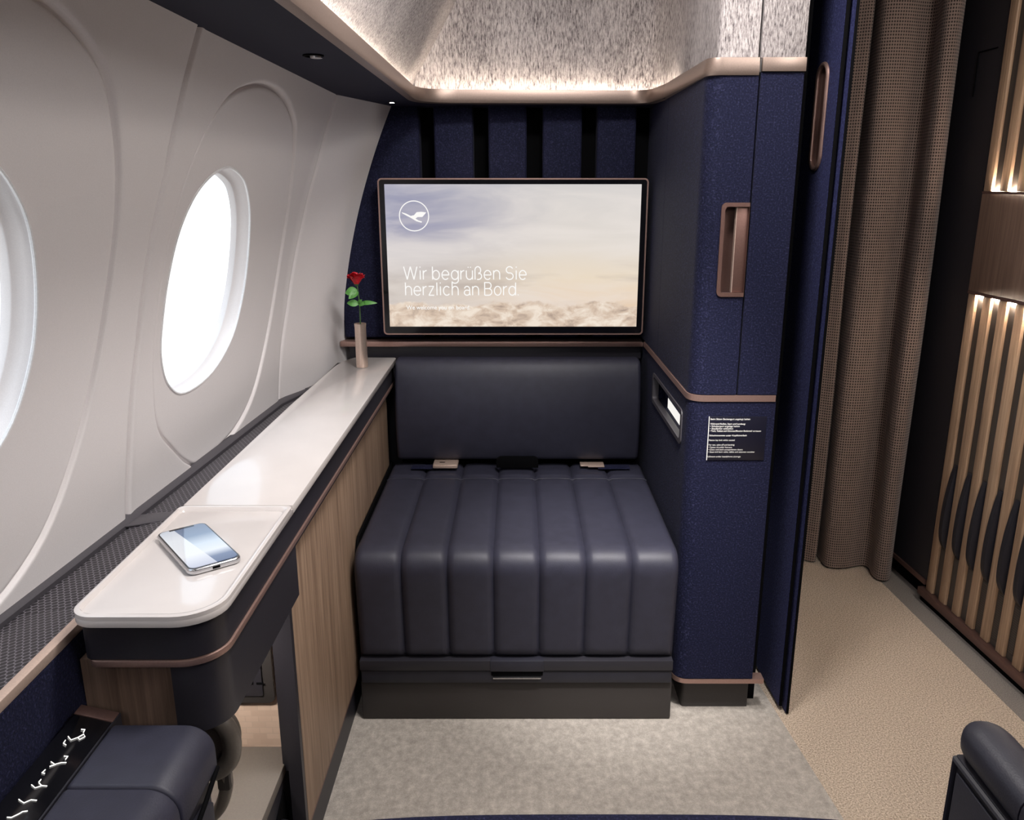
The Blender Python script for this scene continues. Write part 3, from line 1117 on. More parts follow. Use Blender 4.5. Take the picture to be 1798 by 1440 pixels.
def stroke_text(b_, s_, x_, z_, width, xh, w_):
    adv, strokes = 0.0, []
    for ch in s_:
        if ch == ' ':
            adv += 0.50
            continue
        a_, st_ = GLYPH[ch]
        for line in st_:
            strokes.append([(adv + p[0], p[1]) for p in line])
        adv += a_ + 0.34
    kx = width / (adv - 0.34)
    for line in strokes:
        P_ = [Vector((x_ + p[0] * kx, z_ + p[1] * xh)) for p in line]
        L_, R_ = [], []
        m_ = len(P_)
        for i_ in range(m_):
            d0 = (P_[i_] - P_[i_ - 1]).normalized() if i_ else (P_[1] - P_[0]).normalized()
            d1 = (P_[i_ + 1] - P_[i_]).normalized() if i_ < m_ - 1 else d0
            n0, n1 = Vector((-d0.y, d0.x)), Vector((-d1.y, d1.x))
            nn_ = (n0 + n1) / max(0.45, 1 + n0.dot(n1)) * (w_ / 2)
            L_.append(P_[i_] + nn_)
            R_.append(P_[i_] - nn_)
        vs_ = [(q.x, TVY + 0.0018, q.y) for q in L_ + R_]
        b_.add(vs_, [(i_, i_ + 1, m_ + i_ + 1, m_ + i_) for i_ in range(m_ - 1)])


b = B()
stroke_text(b, 'Wir begr\u00fc\u00dfen Sie', -0.296, 0.9115, 0.318, 0.0233, 0.0027)
stroke_text(b, 'herzlich an Bord.', -0.293, 0.8705, 0.294, 0.0233, 0.0027)
part('headline_text', b, 'screen_text', scr, smooth=False)
b = B()
b.add(*text_geo('We welcome you on board.', on_tv(-0.2925, 0.8335), width=0.168, height=0.0150, offset=0.010))
part('small_text', b, 'screen_text', scr, smooth=False)
# round emblem with a flying bird
lc = (-0.2645, 1.0725)
lr = 0.0385
b = B()
n = 48
vs, fs = [], []
for k in range(n):
    a = 2 * math.pi * k / n
    for r_ in (lr, lr * 0.935):
        vs.append((lc[0] + r_ * math.cos(a), TVY + 0.0018, lc[1] + r_ * math.sin(a)))
for k in range(n):
    j = (k + 1) % n
    fs.append((2 * k, 2 * k + 1, 2 * j + 1, 2 * j))
b.add(vs, fs)


def bird(pp):
    return [(lc[0] + (x - 378) / 150 * lr, TVY + 0.0018, lc[1] - (y - 373) / 150 * lr) for x, y in pp]


for quad in (((255, 336), (300, 350), (345, 372), (362, 380), (350, 394), (300, 368), (262, 347)),
             ((345, 372), (378, 365), (405, 336), (412, 384), (392, 398), (380, 412), (350, 394)),
             ((405, 336), (450, 332), (500, 338), (482, 360), (460, 383), (412, 384)),
             ((392, 398), (420, 416), (456, 427), (450, 438), (400, 424), (376, 410))):
    b.add(bird(quad), [tuple(range(len(quad)))])
part('bird_emblem', b, 'screen_text', scr, smooth=False)

# ------------------------------------------------------------------ ottoman seat
ot = thing('ottoman_seat', 'wide channelled navy leather ottoman bench with padded backrest below the television', 'ottoman', (0, 1.58, 0))
prof = fillet([(2.135, 0.412), (1.555, 0.414), (1.578, 0.157)], [0, 0.055, 0], 14)
fine = []
for i in range(len(prof) - 1):
    a, b_ = prof[i], prof[i + 1]
    k = max(1, int((b_ - a).length / 0.012))
    for j in range(k):
        fine.append(a.lerp(b_, j / k))
fine.append(prof[-1])
NP = 7
XL, XR = -0.3425, 0.3370
cols = []
for p_ in range(NP):
    for k in range(12):
        cols.append((p_ + k / 12) / NP)
cols.append(1.0)


def puff(u, s, smax):
    t = (u * NP) % 1.0
    if u in (0.0, 1.0):
        t = 0
    q = abs(2 * t - 1)
    h = 0.0115 * (1 - q ** 9) ** 0.5 * (0.80 + 0.20 * (1 - q * q)) if q < 1 else 0.0
    edge = min(1.0, (smax - s) / 0.015) ** 0.5 if s < smax else 0.0
    g = 1 - 0.8 * math.exp(-((s - 0.107) / 0.0045) ** 2)
    return h * edge * g


L = [0.0]
for i in range(len(fine) - 1):
    L.append(L[-1] + (fine[i + 1] - fine[i]).length)
vs, fs = [], []
for i, p_ in enumerate(fine):
    t = fine[min(i + 1, len(fine) - 1)] - fine[max(i - 1, 0)]
    t.normalize()
    nn = Vector((t.y, -t.x))
    if nn.y < 0 and i < 3:
        nn = -nn
    nn = Vector((-abs(t.y), abs(t.x))) if True else nn
    nn.normalize()
    for u in cols:
        h = puff(u, L[i], L[-1]) - 0.0115
        q = p_ + nn * h
        vs.append((XL + (XR - XL) * u, q.x, q.y))
nc = len(cols)
for i in range(len(fine) - 1):
    for k in range(nc - 1):
        fs.append((i * nc + k, i * nc + k + 1, (i + 1) * nc + k + 1, (i + 1) * nc + k))
# close the sides, the back and the underside
o0 = len(vs)
bl = [(XL, 2.135, 0.157), (XR, 2.135, 0.157)]
vs += bl
for side, k, corner in ((0, 0, o0), (1, nc - 1, o0 + 1)):
    for i in range(len(fine) - 1):
        fs.append((i * nc + k, (i + 1) * nc + k, corner))
fs.append(tuple([k for k in range(nc)] + [o0 + 1, o0]))
fs.append(tuple([(len(fine) - 1) * nc + k for k in range(nc)] + [o0 + 1, o0]))
cush = part('seat_cushion', B().add(vs, fs), 'leather', ot, angle=75, label='channelled navy leather cushion folding down over the front')
# thin piping at the cross seam
pts = []
for u in cols:
    pts.append((XL + (XR - XL) * u, 2.028, 0.4135 - 0.0115 + puff(u, 0.02, 1.0) * 0.45))
part('stitching', B().tube(pts, 0.0011, 6), 'leather', cush)
part('lower_panel', B().box(-0.343, 0.337, 1.5705, 2.12, 0.1305, 0.1555, 0.002), 'seatshell', ot)
part('drawer_panel', B().box(-0.341, 0.336, 1.574, 2.12, 0.0985, 0.1285, 0.002), 'leather_dark', ot)
hd = part('pull_latch', B().box(-0.060, 0.057, 1.5685, 1.60, 0.1295, 0.1560, 0.002), 'leather_dark', ot)
part('latch_recess', B().box(-0.058, 0.055, 1.5725, 1.60, 0.1165, 0.1290, 0.002), 'black', hd)
part('latch_lip', B().box(-0.054, 0.051, 1.5665, 1.58, 0.1125, 0.1165, 0.0012), 'silver', hd, label='thin silver pull lip')
part('plinth', B().prism([(-0.345, 1.583), (0.3395, 1.583), (0.337, 2.12), (-0.345, 2.12)], 0.001, 0.0965, bevel=0.003), 'graphite', ot, label='graphite plinth')
# backrest with rolled edges
bk_prof = [(2.175, 0.432), (2.104, 0.432)]
bk_prof += [(2.104 - 0.018 * math.sin(math.pi * t / 14) ** 0.8 + 0.012 * (t / 14) ** 2, 0.432 + 0.262 * t / 14) for t in range(1, 14)]
bk_prof += [(2.122, 0.698), (2.135, 0.704), (2.175, 0.704)]
bk = B().prism(bk_prof, -0.3245, 0.325, axis='X', bevel=0.010, seg=4)
rest = part('backrest', bk, 'leather', ot, label='smooth navy leather backrest pad', angle=60)
part('pull_tab', B().prism(rrect(-0.057, 0.055, 0.420, 0.4515, (0.014, 0.014, 0, 0), 5), 2.074, 2.082, axis='Y', bevel=0.001), 'black', rest)
part('back_frame', B().box(-0.322, 0.330, 2.178, 2.232, 0.40, 0.69), 'black', ot)


def belt(sign, xa, xb, bx, name_label):
    root = part('belt_strap', B().box(min(xa, xb), max(xa, xb), 2.072, 2.104, 0.4165, 0.4195, 0.001), 'navy_pad', ot, label=name_label)
    return root


s1 = belt(-1, -0.285, -0.185, 0, 'navy belt strap with large metal buckle')
bb = B().box(-0.226, -0.160, 2.066, 2.120, 0.4205, 0.4315, 0.003)
bk1 = part('buckle', bb, 'champagne', s1)
part('buckle_slot', B().box(-0.209, -0.195, 2.084, 2.088, 0.4312, 0.4322), 'black', bk1)
s2 = belt(1, 0.215, 0.300, 0, 'navy belt strap with slim metal tongue')
tg = B().box(0.188, 0.232, 2.076, 2.112, 0.4205, 0.4245, 0.0015)
tg.box(0.168, 0.190, 2.083, 2.112, 0.4205, 0.4245, 0.0015)
part('tongue', tg, 'champagne', s2)

# ------------------------------------------------------------------ side console: worktop and carcass
wt = thing('console_worktop', 'long glossy white console top under the windows', 'worktop', (-0.41, 1.6, 0.69))
top_far = [(-0.327, 1.116), (-0.327, 2.165), (-0.332, 2.175), (-0.440, 2.175), (-0.462, 2.13), (-0.470, 2.06), (-0.481, 1.70), (-0.487, 1.116)]
part('top_slab', B().prism(top_far, 0.6865, 0.700, bevel=0.0015), 'white', wt)
tray_poly = rrect(-0.490, -0.327, 0.795, 1.1145, (0.0, 0.0, 0.028, 0.05), 8)
tr = part('tray', B().prism(tray_poly, 0.6865, 0.6955, bevel=0.001), 'white', wt, label='sliding white tray with raised lip')
inner = rrect(-0.483, -0.3365, 0.8045, 1.102, (0.010, 0.010, 0.022, 0.042), 8)
outer2 = rrect(-0.490, -0.327, 0.795, 1.1145, (0.010, 0.010, 0.028, 0.05), 8)
n = len(inner)


def lip(outer, inner_, zb, zt):
    mid_o = [((o_[0] * 0.75 + i_[0] * 0.25), (o_[1] * 0.75 + i_[1] * 0.25)) for o_, i_ in zip(outer, inner_)]
    mid_i = [((o_[0] * 0.35 + i_[0] * 0.65), (o_[1] * 0.35 + i_[1] * 0.65)) for o_, i_ in zip(outer, inner_)]
    rings = [[(x, y, zb) for x, y in outer], [(x, y, zt - 0.001) for x, y in outer], [(x, y, zt) for x, y in mid_o], [(x, y, zt) for x, y in mid_i], [(x, y, zb) for x, y in inner_]]
    n_ = len(outer)
    vs_ = [p for r_ in rings for p in r_]
    fs_ = []
    for i in range(len(rings)):
        j = (i + 1) % len(rings)
        for k in range(n_):
            l_ = (k + 1) % n_
            fs_.append((i * n_ + k, i * n_ + l_, j * n_ + l_, j * n_ + k))
    return B().add(vs_, fs_)


part('lip', lip(outer2, inner, 0.6950, 0.7008), 'white', tr, angle=60)

sc_ = thing('side_console', 'long oak and charcoal side console running under the white top', 'console', (-0.41, 1.6, 0))
# apron under the top: rounded charcoal band with a copper line
ap = rrect(-0.4865, -0.336, 0.812, 2.172, (0.0, 0.0, 0.012, 0.046), 10)
part('apron', B().prism(ap, 0.6375, 0.6860), 'charcoal', sc_)
part('copper_line', B().prism(rrect(-0.482, -0.3335, 0.8095, 2.172, (0.0, 0.0, 0.012, 0.048), 10), 0.6285, 0.6365, bevel=0.001), 'copper', sc_)
ap2 = [(-0.392, 0.8165), (-0.384, 0.8165)] + [(p[0], p[1]) for p in rrect(-0.45, -0.338, 0.8165, 1.15, (0, 0, 0, 0.046), 10)[-11:]] + [(-0.338, 1.15), (-0.355, 1.15), (-0.355, 1.0), (-0.392, 1.0)]
part('corner_skirt', B().prism(ap2, 0.538, 0.6275), 'charcoal', sc_)
part('front_panel', B().box(-0.4995, -0.3925, 0.828, 0.90, 0.50, 0.6275), 'oak_dark', sc_, label='walnut block under the near end')
part('under_band', B().box(-0.48, -0.3465, 1.1505, 2.172, 0.606, 0.6275), 'charcoal', sc_)
part('wood_panel', B().box(-0.375, -0.355, 1.162, 2.15, 0.097, 0.605, 0.0008), 'oak', sc_, label='tall oak veneer side panel')
part('panel_edge', B().box(-0.378, -0.3555, 1.1495, 1.1615, 0.01, 0.605), 'charcoal', sc_)
part('copper_strip', B().box(-0.372, -0.3555, 1.162, 2.15, 0.0905, 0.0965), 'copper_dark', sc_)
part('kick_board', B().box(-0.385, -0.365, 1.05, 2.15, 0.0, 0.090), 'seatshell', sc_)
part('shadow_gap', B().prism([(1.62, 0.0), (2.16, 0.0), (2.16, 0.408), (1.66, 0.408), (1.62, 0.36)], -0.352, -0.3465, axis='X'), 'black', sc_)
# foot niche beyond the armrest
part('niche_panel', B().box(-0.62, -0.394, 1.216, 1.23, 0.20, 0.595), 'quilt', sc_, label='cream quilted niche panel')
part('niche_frame', B().box(-0.3935, -0.3785, 1.17, 1.23, 0.20, 0.606), 'charcoal', sc_)
part('niche_side', B().box(-0.64, -0.62, 0.80, 1.23, 0.0, 0.595), 'seatshell', sc_)
part('niche_shelf', B().box(-0.62, -0.3905, 0.79, 1.215, 0.194, 0.2135, 0.002), 'shelf', sc_, label='grey niche shelf')
nb = part('shelf_front', B().box(-0.62, -0.3925, 0.79, 1.215, 0.0, 0.1935), 'seatshell', sc_)
lt = B()
lt.prism([(1.10, 0.150), (1.155, 0.175), (1.17, 0.10), (1.14, 0.02), (1.115, 0.05)], -0.3925, -0.3905, axis='X')
part('latch_opening', lt, 'black', nb)
lt = B().tube([(-0.388, 1.125, 0.135), (-0.384, 1.14, 0.12), (-0.388, 1.15, 0.10), (-0.388, 1.13, 0.07)], 0.006, 8)
part('latch_hook', lt, 'seatshell', nb)

po = thing('power_outlet', 'dark universal socket plate on the cream niche panel', 'socket', (-0.45, 1.215, 0.38))
part('cover_plate', B().prism(rrect(-0.56, -0.4105, 0.3030, 0.54, 0.012), 1.209, 1.2155, axis='Y', bevel=0.001), 'graphite', po)
part('socket_frame', B().prism(rrect(-0.50, -0.4285, 0.3185, 0.412, 0.004), 1.206, 1.2089, axis='Y', bevel=0.0008), 'charcoal', po)
for (hx, hz, w_, h_) in ((-0.452, 0.355, 0.010, 0.006), (-0.445, 0.331, 0.004, 0.012), (-0.432, 0.327, 0.012, 0.004), (-0.458, 0.327, 0.010, 0.004), (-0.452, 0.368, 0.006, 0.004)):
    part('pin_hole', B().box(hx - w_ / 2, hx + w_ / 2, 1.2052, 1.2059, hz + 0.0165 - h_ / 2, hz + 0.0165 + h_ / 2), 'black', po)
part('indicator', B().box(-0.443, -0.441, 1.2052, 1.2059, 0.370, 0.372), 'print', po)

# ------------------------------------------------------------------ ledge with honeycomb grille along the sidewall
lg = thing('ledge_grille', 'dark honeycomb air grille in the ledge between windows and console', 'vent grille', (-0.55, 1.2, 0.64))


def wall_line(y, inset, z=0.645):
    return side_x(y, z) + inset


ys = [-0.3 + 0.1 * k for k in range(25)]
ys = sorted([y for y in ys if y < 2.06] + [2.06, 0.904, 0.906])
vs, fs = [], []
for y in ys:
    xi = -0.5165 if y < 0.905 else -0.487
    vs += [(wall_line(y, 0.016), y, 0.640), (xi, y, 0.656 if y < 0.905 else 0.648)]
for i in range(len(ys) - 1):
    fs.append((2 * i, 2 * i + 1, 2 * i + 3, 2 * i + 2))
part('honeycomb_mesh', B().add(vs, fs), 'hex', lg, smooth=False)
path = [(wall_line(y, 0.010), y) for y in ys]
part('outer_rail', B().sweep(path, [(0.014, 0.632), (-0.002, 0.632), (-0.002, 0.6435), (0.000, 0.6455), (0.014, 0.650)]), 'grey_rail', lg)
part('cross_bar', B().prism([(-0.612, 1.165), (-0.4875, 1.225), (-0.4875, 1.250), (-0.54, 1.235), (-0.606, 1.215)], 0.6405, 0.6435, bevel=0.001), 'grey_rail', lg)
part('end_cap', B().prism([(-0.576, 2.02), (-0.53, 2.03), (-0.4875, 1.93), (-0.4875, 2.10), (-0.55, 2.10)], 0.6405, 0.650, bevel=0.001), 'grey_rail', lg)
part('ledge_base', B().box(-0.70, -0.517, -0.3, 2.10, 0.60, 0.6355), 'charcoal', lg)

il = thing('inner_lining', 'navy fabric side lining with champagne top edge beside the seat controls', 'panel', (-0.49, 0.5, 0.5))
part('lining_panel', B().box(-0.512, -0.5005, -0.3, 0.90, 0.30, 0.655), 'navy', il)
part('top_edge', B().box(-0.5125, -0.5005, -0.3, 0.858, 0.656, 0.6675, 0.001), 'champagne', il, label='champagne metal edge strip')

# ------------------------------------------------------------------ things on the console
ph = thing('smartphone', 'silver-edged smartphone lying on the white tray with painted ceiling glare on its screen', 'phone', (-0.4113, 0.971, 0.6957))
ph.rotation_euler = (0, 0, math.radians(38.5))


def local_part(name, b, mat, parent, **kw):
    """part given directly in the parent's local frame"""
    save = parent.location.copy()
    parent.location = (0, 0, 0)
    o = part(name, b, mat, parent, **kw)
    parent.location = save
    return o


# long axis of the phone runs along local y
PL, PW, PT = 0.1395, 0.0655, 0.0082
body = local_part('phone_body', B().prism(rrect(-PW / 2, PW / 2, -PL / 2, PL / 2, 0.010), 0.0, PT, bevel=0.0025, seg=3), 'silver', ph)
M['phone'] = phone_glare('phone_glare', PL)
local_part('phone_glass', B().prism(rrect(-PW / 2 + 0.0016, PW / 2 - 0.0016, -PL / 2 + 0.0016, PL / 2 - 0.0016, 0.009), PT - 0.0005, PT + 0.0002), 'black_gloss', ph)
local_part('phone_screen', B().prism(rrect(-PW / 2 + 0.0034, PW / 2 - 0.0034, -PL / 2 + 0.0034, PL / 2 - 0.0034, 0.008), PT + 0.0003, PT + 0.0006), 'phone', ph)
local_part('notch', B().box(-0.016, 0.016, PL / 2 - 0.0072, PL / 2 - 0.003, PT + 0.0006, PT + 0.0009), 'black_gloss', ph)
local_part('charge_port', B().box(-0.0045, 0.0045, -PL / 2 - 0.0006, -PL / 2 + 0.001, 0.0025, 0.0055), 'black', ph)

VX, VY = -0.3975, 2.055
va = thing('bud_vase', 'slim champagne metal bud vase standing on the far end of the white console top', 'vase', (VX, VY, 0.7003))
part('vase_body', B().lathe([(0.0, 0.0), (0.0145, 0.0), (0.0150, 0.002), (0.0145, 0.05), (0.0142, 0.10), (0.0150, 0.111), (0.0150, 0.112), (0.0125, 0.1115), (0.0118, 0.08), (0.0, 0.078)],
                            (VX, VY, 0.7003), 32), 'vase_metal', va)
rs = thing('rose', 'single red rose with green leaves standing in the slim vase', 'flower', (VX, VY, 0.79))
part('stem', B().tube(spline([(VX, VY, 0.7795), (VX + 0.001, VY, 0.83), (VX + 0.0005, VY, 0.87), (VX - 0.003, VY, 0.912)], 6), 0.0016, 8), 'stem', rs)


def leaf(base, tip, width, bend):
    base, tip = Vector(base), Vector(tip)
    d = tip - base
    side = d.cross(Vector((0, -1, 0.35))).normalized()
    up = side.cross(d).normalized()
    vs_, fs_ = [], []
    m_ = 8
    for i in range(m_ + 1):
        t = i / m_
        w_ = width * math.sin(math.pi * min(1, t * 0.97 + 0.03)) ** 0.8 * (1 - 0.25 * t)
        c_ = base + d * t + up * bend * math.sin(math.pi * t)
        vs_ += [c_ - side * w_ + up * w_ * 0.25, c_, c_ + side * w_ + up * w_ * 0.25]
        if i:
            o_ = 3 * (i - 1)
            fs_ += [(o_, o_ + 1, o_ + 4, o_ + 3), (o_ + 1, o_ + 2, o_ + 5, o_ + 4)]
    n_ = len(vs_)
    vs_ += [p - up * 0.0005 for p in vs_]
    fs_ += [tuple(n_ + i for i in f) for f in fs_]
    return B().add(vs_, fs_)


S0 = (VX, VY, 0.862)
S1 = (VX - 0.001, VY, 0.893)
for bpt, tip, w_, bd in ((S1, (VX - 0.032, VY - 0.008, 0.889), 0.014, 0.004), (S0, (VX - 0.030, VY - 0.004, 0.864), 0.010, 0.003),
                         (S0, (VX + 0.047, VY - 0.004, 0.864), 0.0065, 0.008), (S0, (VX + 0.018, VY - 0.016, 0.862), 0.008, 0.003),
                         (S1, (VX - 0.022, VY - 0.018, 0.876), 0.010, 0.002), (S0, (VX + 0.010, VY - 0.012, 0.874), 0.006, 0.002)):
    part('leaf', leaf(bpt, tip, w_, bd), 'leaf', rs)
RC = Vector((VX - 0.004, VY, 0.921))


def petal(r0, r1, h, a0, span, z0_):
    vs_, fs_ = [], []
    na, nh = 8, 5
    for j in range(nh + 1):
        v_ = j / nh
        for i in range(na + 1):
            u_ = i / na
            a = a0 + (u_ - 0.5) * span
            r_ = r0 + (r1 - r0) * (v_ ** 0.8) + (0.0035 * max(0, v_ - 0.75) * 4)
            zz = z0_ + h * (v_ * (1 - 0.28 * (2 * u_ - 1) ** 2)) - (0.003 * max(0, v_ - 0.8) * 5)
            vs_.append((RC.x + r_ * math.cos(a), RC.y + r_ * math.sin(a), RC.z + zz))
    for j in range(nh):
        for i in range(na):
            a = j * (na + 1) + i
            fs_.append((a, a + 1, a + na + 2, a + na + 1))
    n_ = len(vs_)
    ctr = RC + Vector((0, 0, z0_))
    vs_ += [tuple(Vector(p) + (Vector((p[0], p[1], 0)) - Vector((ctr.x, ctr.y, 0))).normalized() * 0.0006) for p in vs_]
    fs_ += [tuple(n_ + i for i in f) for f in fs_]
    return B().add(vs_, fs_)


for k in range(5):
    part('petal', petal(0.004, 0.0185, 0.026, k * 2 * math.pi / 5 + 0.2, 1.75, -0.010), 'petal', rs)
for k in range(4):
    part('petal', petal(0.003, 0.0135, 0.027, k * 2 * math.pi / 4 + 0.7, 1.9, -0.008), 'petal', rs)
for k in range(3):
    part('petal', petal(0.002, 0.008, 0.028, k * 2 * math.pi / 3 + 0.1, 2.3, -0.006), 'petal', rs)
part('rose_heart', B().lathe([(0.0, -0.012), (0.005, -0.011), (0.0095, -0.004), (0.0085, 0.008), (0.004, 0.018), (0.0, 0.019)], tuple(RC), 14), 'petal', rs)
part('calyx', B().lathe([(0.0017, -0.016), (0.005, -0.0125), (0.006, -0.009), (0.0, -0.0085)], tuple(RC), 12), 'stem', rs)

# ------------------------------------------------------------------ headphones hung under the console
hp = thing('headphones', 'taupe over-ear headphones standing on the niche shelf behind the armrest', 'headphones', (-0.46, 1.0, 0.2135))
HC = Vector((-0.437, 1.0, 0.383))


def oval(c, rx, rz, n_=36, tilt=0.0):
    return [(c.x + rx * math.cos(2 * math.pi * k / n_), c.y + tilt * math.sin(2 * math.pi * k / n_), c.z + rz * math.sin(2 * math.pi * k / n_)) for k in range(n_)]


for q, c_ in enumerate((HC, HC + Vector((-0.115, 0.05, 0.0)))):
    cup = part('ear_cup', B().prism([(x, z) for x, y, z in oval(c_, 0.036, 0.047)], c_.y + 0.004, c_.y + 0.034, axis='Y', bevel=0.010, seg=4), 'headphone', hp)
    part('ear_cushion', B().tube(oval(c_, 0.031, 0.043, tilt=0.003), 0.0135, 12, closed=True), 'headphone', cup)
    part('cup_face', B().prism([(x, z) for x, y, z in oval(c_, 0.026, 0.038)], c_.y + 0.000, c_.y + 0.006, axis='Y'), 'shelf', cup)
band = spline([(HC.x + 0.010, 1.012, HC.z - 0.050), (HC.x + 0.010, 1.015, HC.z - 0.085), (HC.x - 0.012, 1.022, HC.z - 0.135), (HC.x - 0.055, 1.03, HC.z - 0.1595),
               (HC.x - 0.10, 1.045, HC.z - 0.135), (HC.x - 0.122, 1.055, HC.z - 0.085), (HC.x - 0.122, 1.06, HC.z - 0.05)], 6)
part('headband', B().tube(band, 0.0095, 12), 'headphone', hp)
part('yoke', B().box(HC.x + 0.0, HC.x + 0.020, 1.004, 1.022, HC.z - 0.085, HC.z - 0.052, 0.005), 'graphite', hp)

# ------------------------------------------------------------------ left armrest, control strip
al = thing('armrest', 'navy leather armrest at lower left beside the glowing seat controls', 'armrest', (-0.39, 0.6, 0))
pad = B().prism(rrect(-0.445, -0.333, 0.5250, 0.5805, (0.030, 0.007, 0.0, 0.0), 8), 0.678, 0.777, axis='Y', bevel=0.005, seg=3)
part('front_pad', pad, 'leather', al, angle=60)
pad = B().prism(rrect(-0.445, -0.333, 0.5250, 0.5805, (0.030, 0.007, 0.0, 0.0), 8), 0.10, 0.6775, axis='Y', bevel=0.004, seg=3)
part('rear_pad', pad, 'leather', al, angle=60)
part('shell', B().prism(rrect(-0.444, -0.340, 0.10, 0.774, (0.012, 0.012, 0, 0), 5), 0.001, 0.524, bevel=0.002), 'seatshell', al)
part('side_panel', B().prism([(0.10, 0.10), (0.752, 0.10), (0.752, 0.500), (0.738, 0.508), (0.700, 0.512), (0.680, 0.520), (0.10, 0.520)], -0.3395, -0.332, axis='X', bevel=0.002), 'leather_dark', al)
pp = spline([(-0.3325, 0.772, 0.528), (-0.3315, 0.735, 0.518), (-0.3310, 0.705, 0.510), (-0.3310, 0.690, 0.495), (-0.3310, 0.672, 0.470), (-0.3310, 0.60, 0.455)], 6)
part('piping', B().tube(pp, 0.0028, 8), 'black', al)

cp = thing('seat_control_panel', 'slim black touch strip with glowing white seat icons', 'control panel', (-0.476, 0.6, 0.57))
part('glass_strip', B().prism([(-0.4880, 0.588), (-0.4485, 0.5775), (-0.4485, 0.55), (-0.4880, 0.55)], 0.10, 0.783, axis='Y', bevel=0.0008), 'black_gloss', cp)
part('copper_cap', B().prism([(-0.4890, 0.5885), (-0.4475, 0.578), (-0.4475, 0.55), (-0.4890, 0.55)], 0.7835, 0.800, axis='Y', bevel=0.0008), 'copper_dark', cp)
part('strip_bed', B().box(-0.4995, -0.4483, 0.10, 0.80, 0.50, 0.5495), 'seatshell', cp)
part('strip_edge', B().box(-0.4482, -0.4462, 0.10, 0.80, 0.50, 0.5772), 'seatshell', cp)


def ctl(px, py):
    return None


def strip_pt(s, y):
    """s across the strip 0..1 from the wall side"""
    x = -0.4880 + 0.0395 * s
    z = 0.588 - 0.0105 * s + 0.0006
    return (x, y, z)


def icon(parts_, y0_, name='seat_icon'):
    bb_ = B()
    for poly in parts_:
        bb_.tube([strip_pt(0.50 + (s - 0.5) * 0.9, y0_ + dy * 0.8) for s, dy in poly], 0.00048, 6)
    part(name, bb_, 'icon', cp)


sit = [[(0.30, 0.006), (0.44, 0.001), (0.56, 0.003), (0.72, 0.012)]]
icon([[(0.36, -0.004), (0.46, -0.003), (0.56, 0.004), (0.60, 0.008), (0.70, 0.0105)]], 0.637)
icon([[(0.34, -0.002), (0.48, -0.0045), (0.58, 0.002), (0.72, 0.003)], [(0.30, -0.001), (0.33, -0.0015)]], 0.657)
icon([[(0.32, -0.001), (0.46, -0.0045), (0.58, 0.001), (0.70, 0.002)], [(0.46, 0.004), (0.56, 0.001)], [(0.44, 0.010), (0.44, 0.005)]], 0.677)
icon([[(0.34, 0.002), (0.48, -0.001), (0.60, 0.004), (0.72, 0.006)], [(0.40, -0.006), (0.50, -0.001)], [(0.42, -0.0185), (0.34, -0.0185), (0.36, -0.0125)], [(0.54, 0.0155), (0.64, 0.0165), (0.64, 0.0105)]], 0.708)
icon([[(0.26, 0.004), (0.40, -0.001), (0.52, 0.006)], [(0.52, 0.006), (0.60, 0.014), (0.68, 0.010), (0.60, 0.003), (0.52, 0.006)], [(0.38, -0.0115), (0.28, -0.0095), (0.27, -0.0035)], [(0.44, 0.0215), (0.54, 0.0225), (0.56, 0.0165)]], 0.745)

# ------------------------------------------------------------------ own seat edge and right armrest
st = thing('passenger_seat', 'navy fabric seat front edge along the bottom of the view', 'seat', (0.05, 0.5, 0))
edge = [(-0.318, 0.12)] + [(x, 0.7985 - 0.05 * ((x - 0.10) / 0.45) ** 4 - 0.006 * ((x - 0.10) / 0.45) ** 2) for x in [-0.318 + 0.04 * k for k in range(19)]] + [(0.415, 0.12)]
part('seat_cushion', B().prism(edge, 0.36, 0.4485, bevel=0.012, seg=4), 'navy', st)
part('seat_base', B().box(-0.30, 0.40, 0.12, 0.70, 0.001, 0.359, 0.01), 'seatshell', st)

ar = thing('armrest', 'rounded navy leather armrest roll at lower right by the aisle', 'armrest', (0.475, 0.5, 0))
rollp = [(0.4400 + 0.0005, 0.10)]
roll = B()
vs, fs = [], []
sec = 20
ysr = [0.10, 0.30, 0.50, 0.598]
yst = [0.600, 0.64, 0.685] + [0.685 + 0.027 * math.sin(math.pi / 2 * k / 8) for k in range(1, 9)]


def roll_mesh(ylist, taper):
    vs_, fs_ = [], []
    for y in ylist:
        k = 1.0
        if taper and y > 0.685:
            k = math.sqrt(max(0.0004, 1 - ((y - 0.685) / 0.0275) ** 2))
        for i in range(sec):
            a = 2 * math.pi * i / sec
            ca, sa = math.cos(a), math.sin(a)
            rx, rz = 0.0245, 0.021
            x = 0.4625 + rx * (abs(ca) ** 0.8) * (1 if ca >= 0 else -1) * (0.35 + 0.65 * k)
            z = 0.6170 + rz * (abs(sa) ** 0.8) * (1 if sa >= 0 else -1) * (0.55 + 0.45 * k if sa > 0 else 1)
            vs_.append((x, y, z))
    for j in range(len(ylist) - 1):
        for i in range(sec):
            fs_.append((j * sec + i, j * sec + (i + 1) % sec, (j + 1) * sec + (i + 1) % sec, (j + 1) * sec + i))
    fs_.append(tuple(range(sec)))
    fs_.append(tuple((len(ylist) - 1) * sec + i for i in range(sec)))
    return B().add(vs_, fs_)


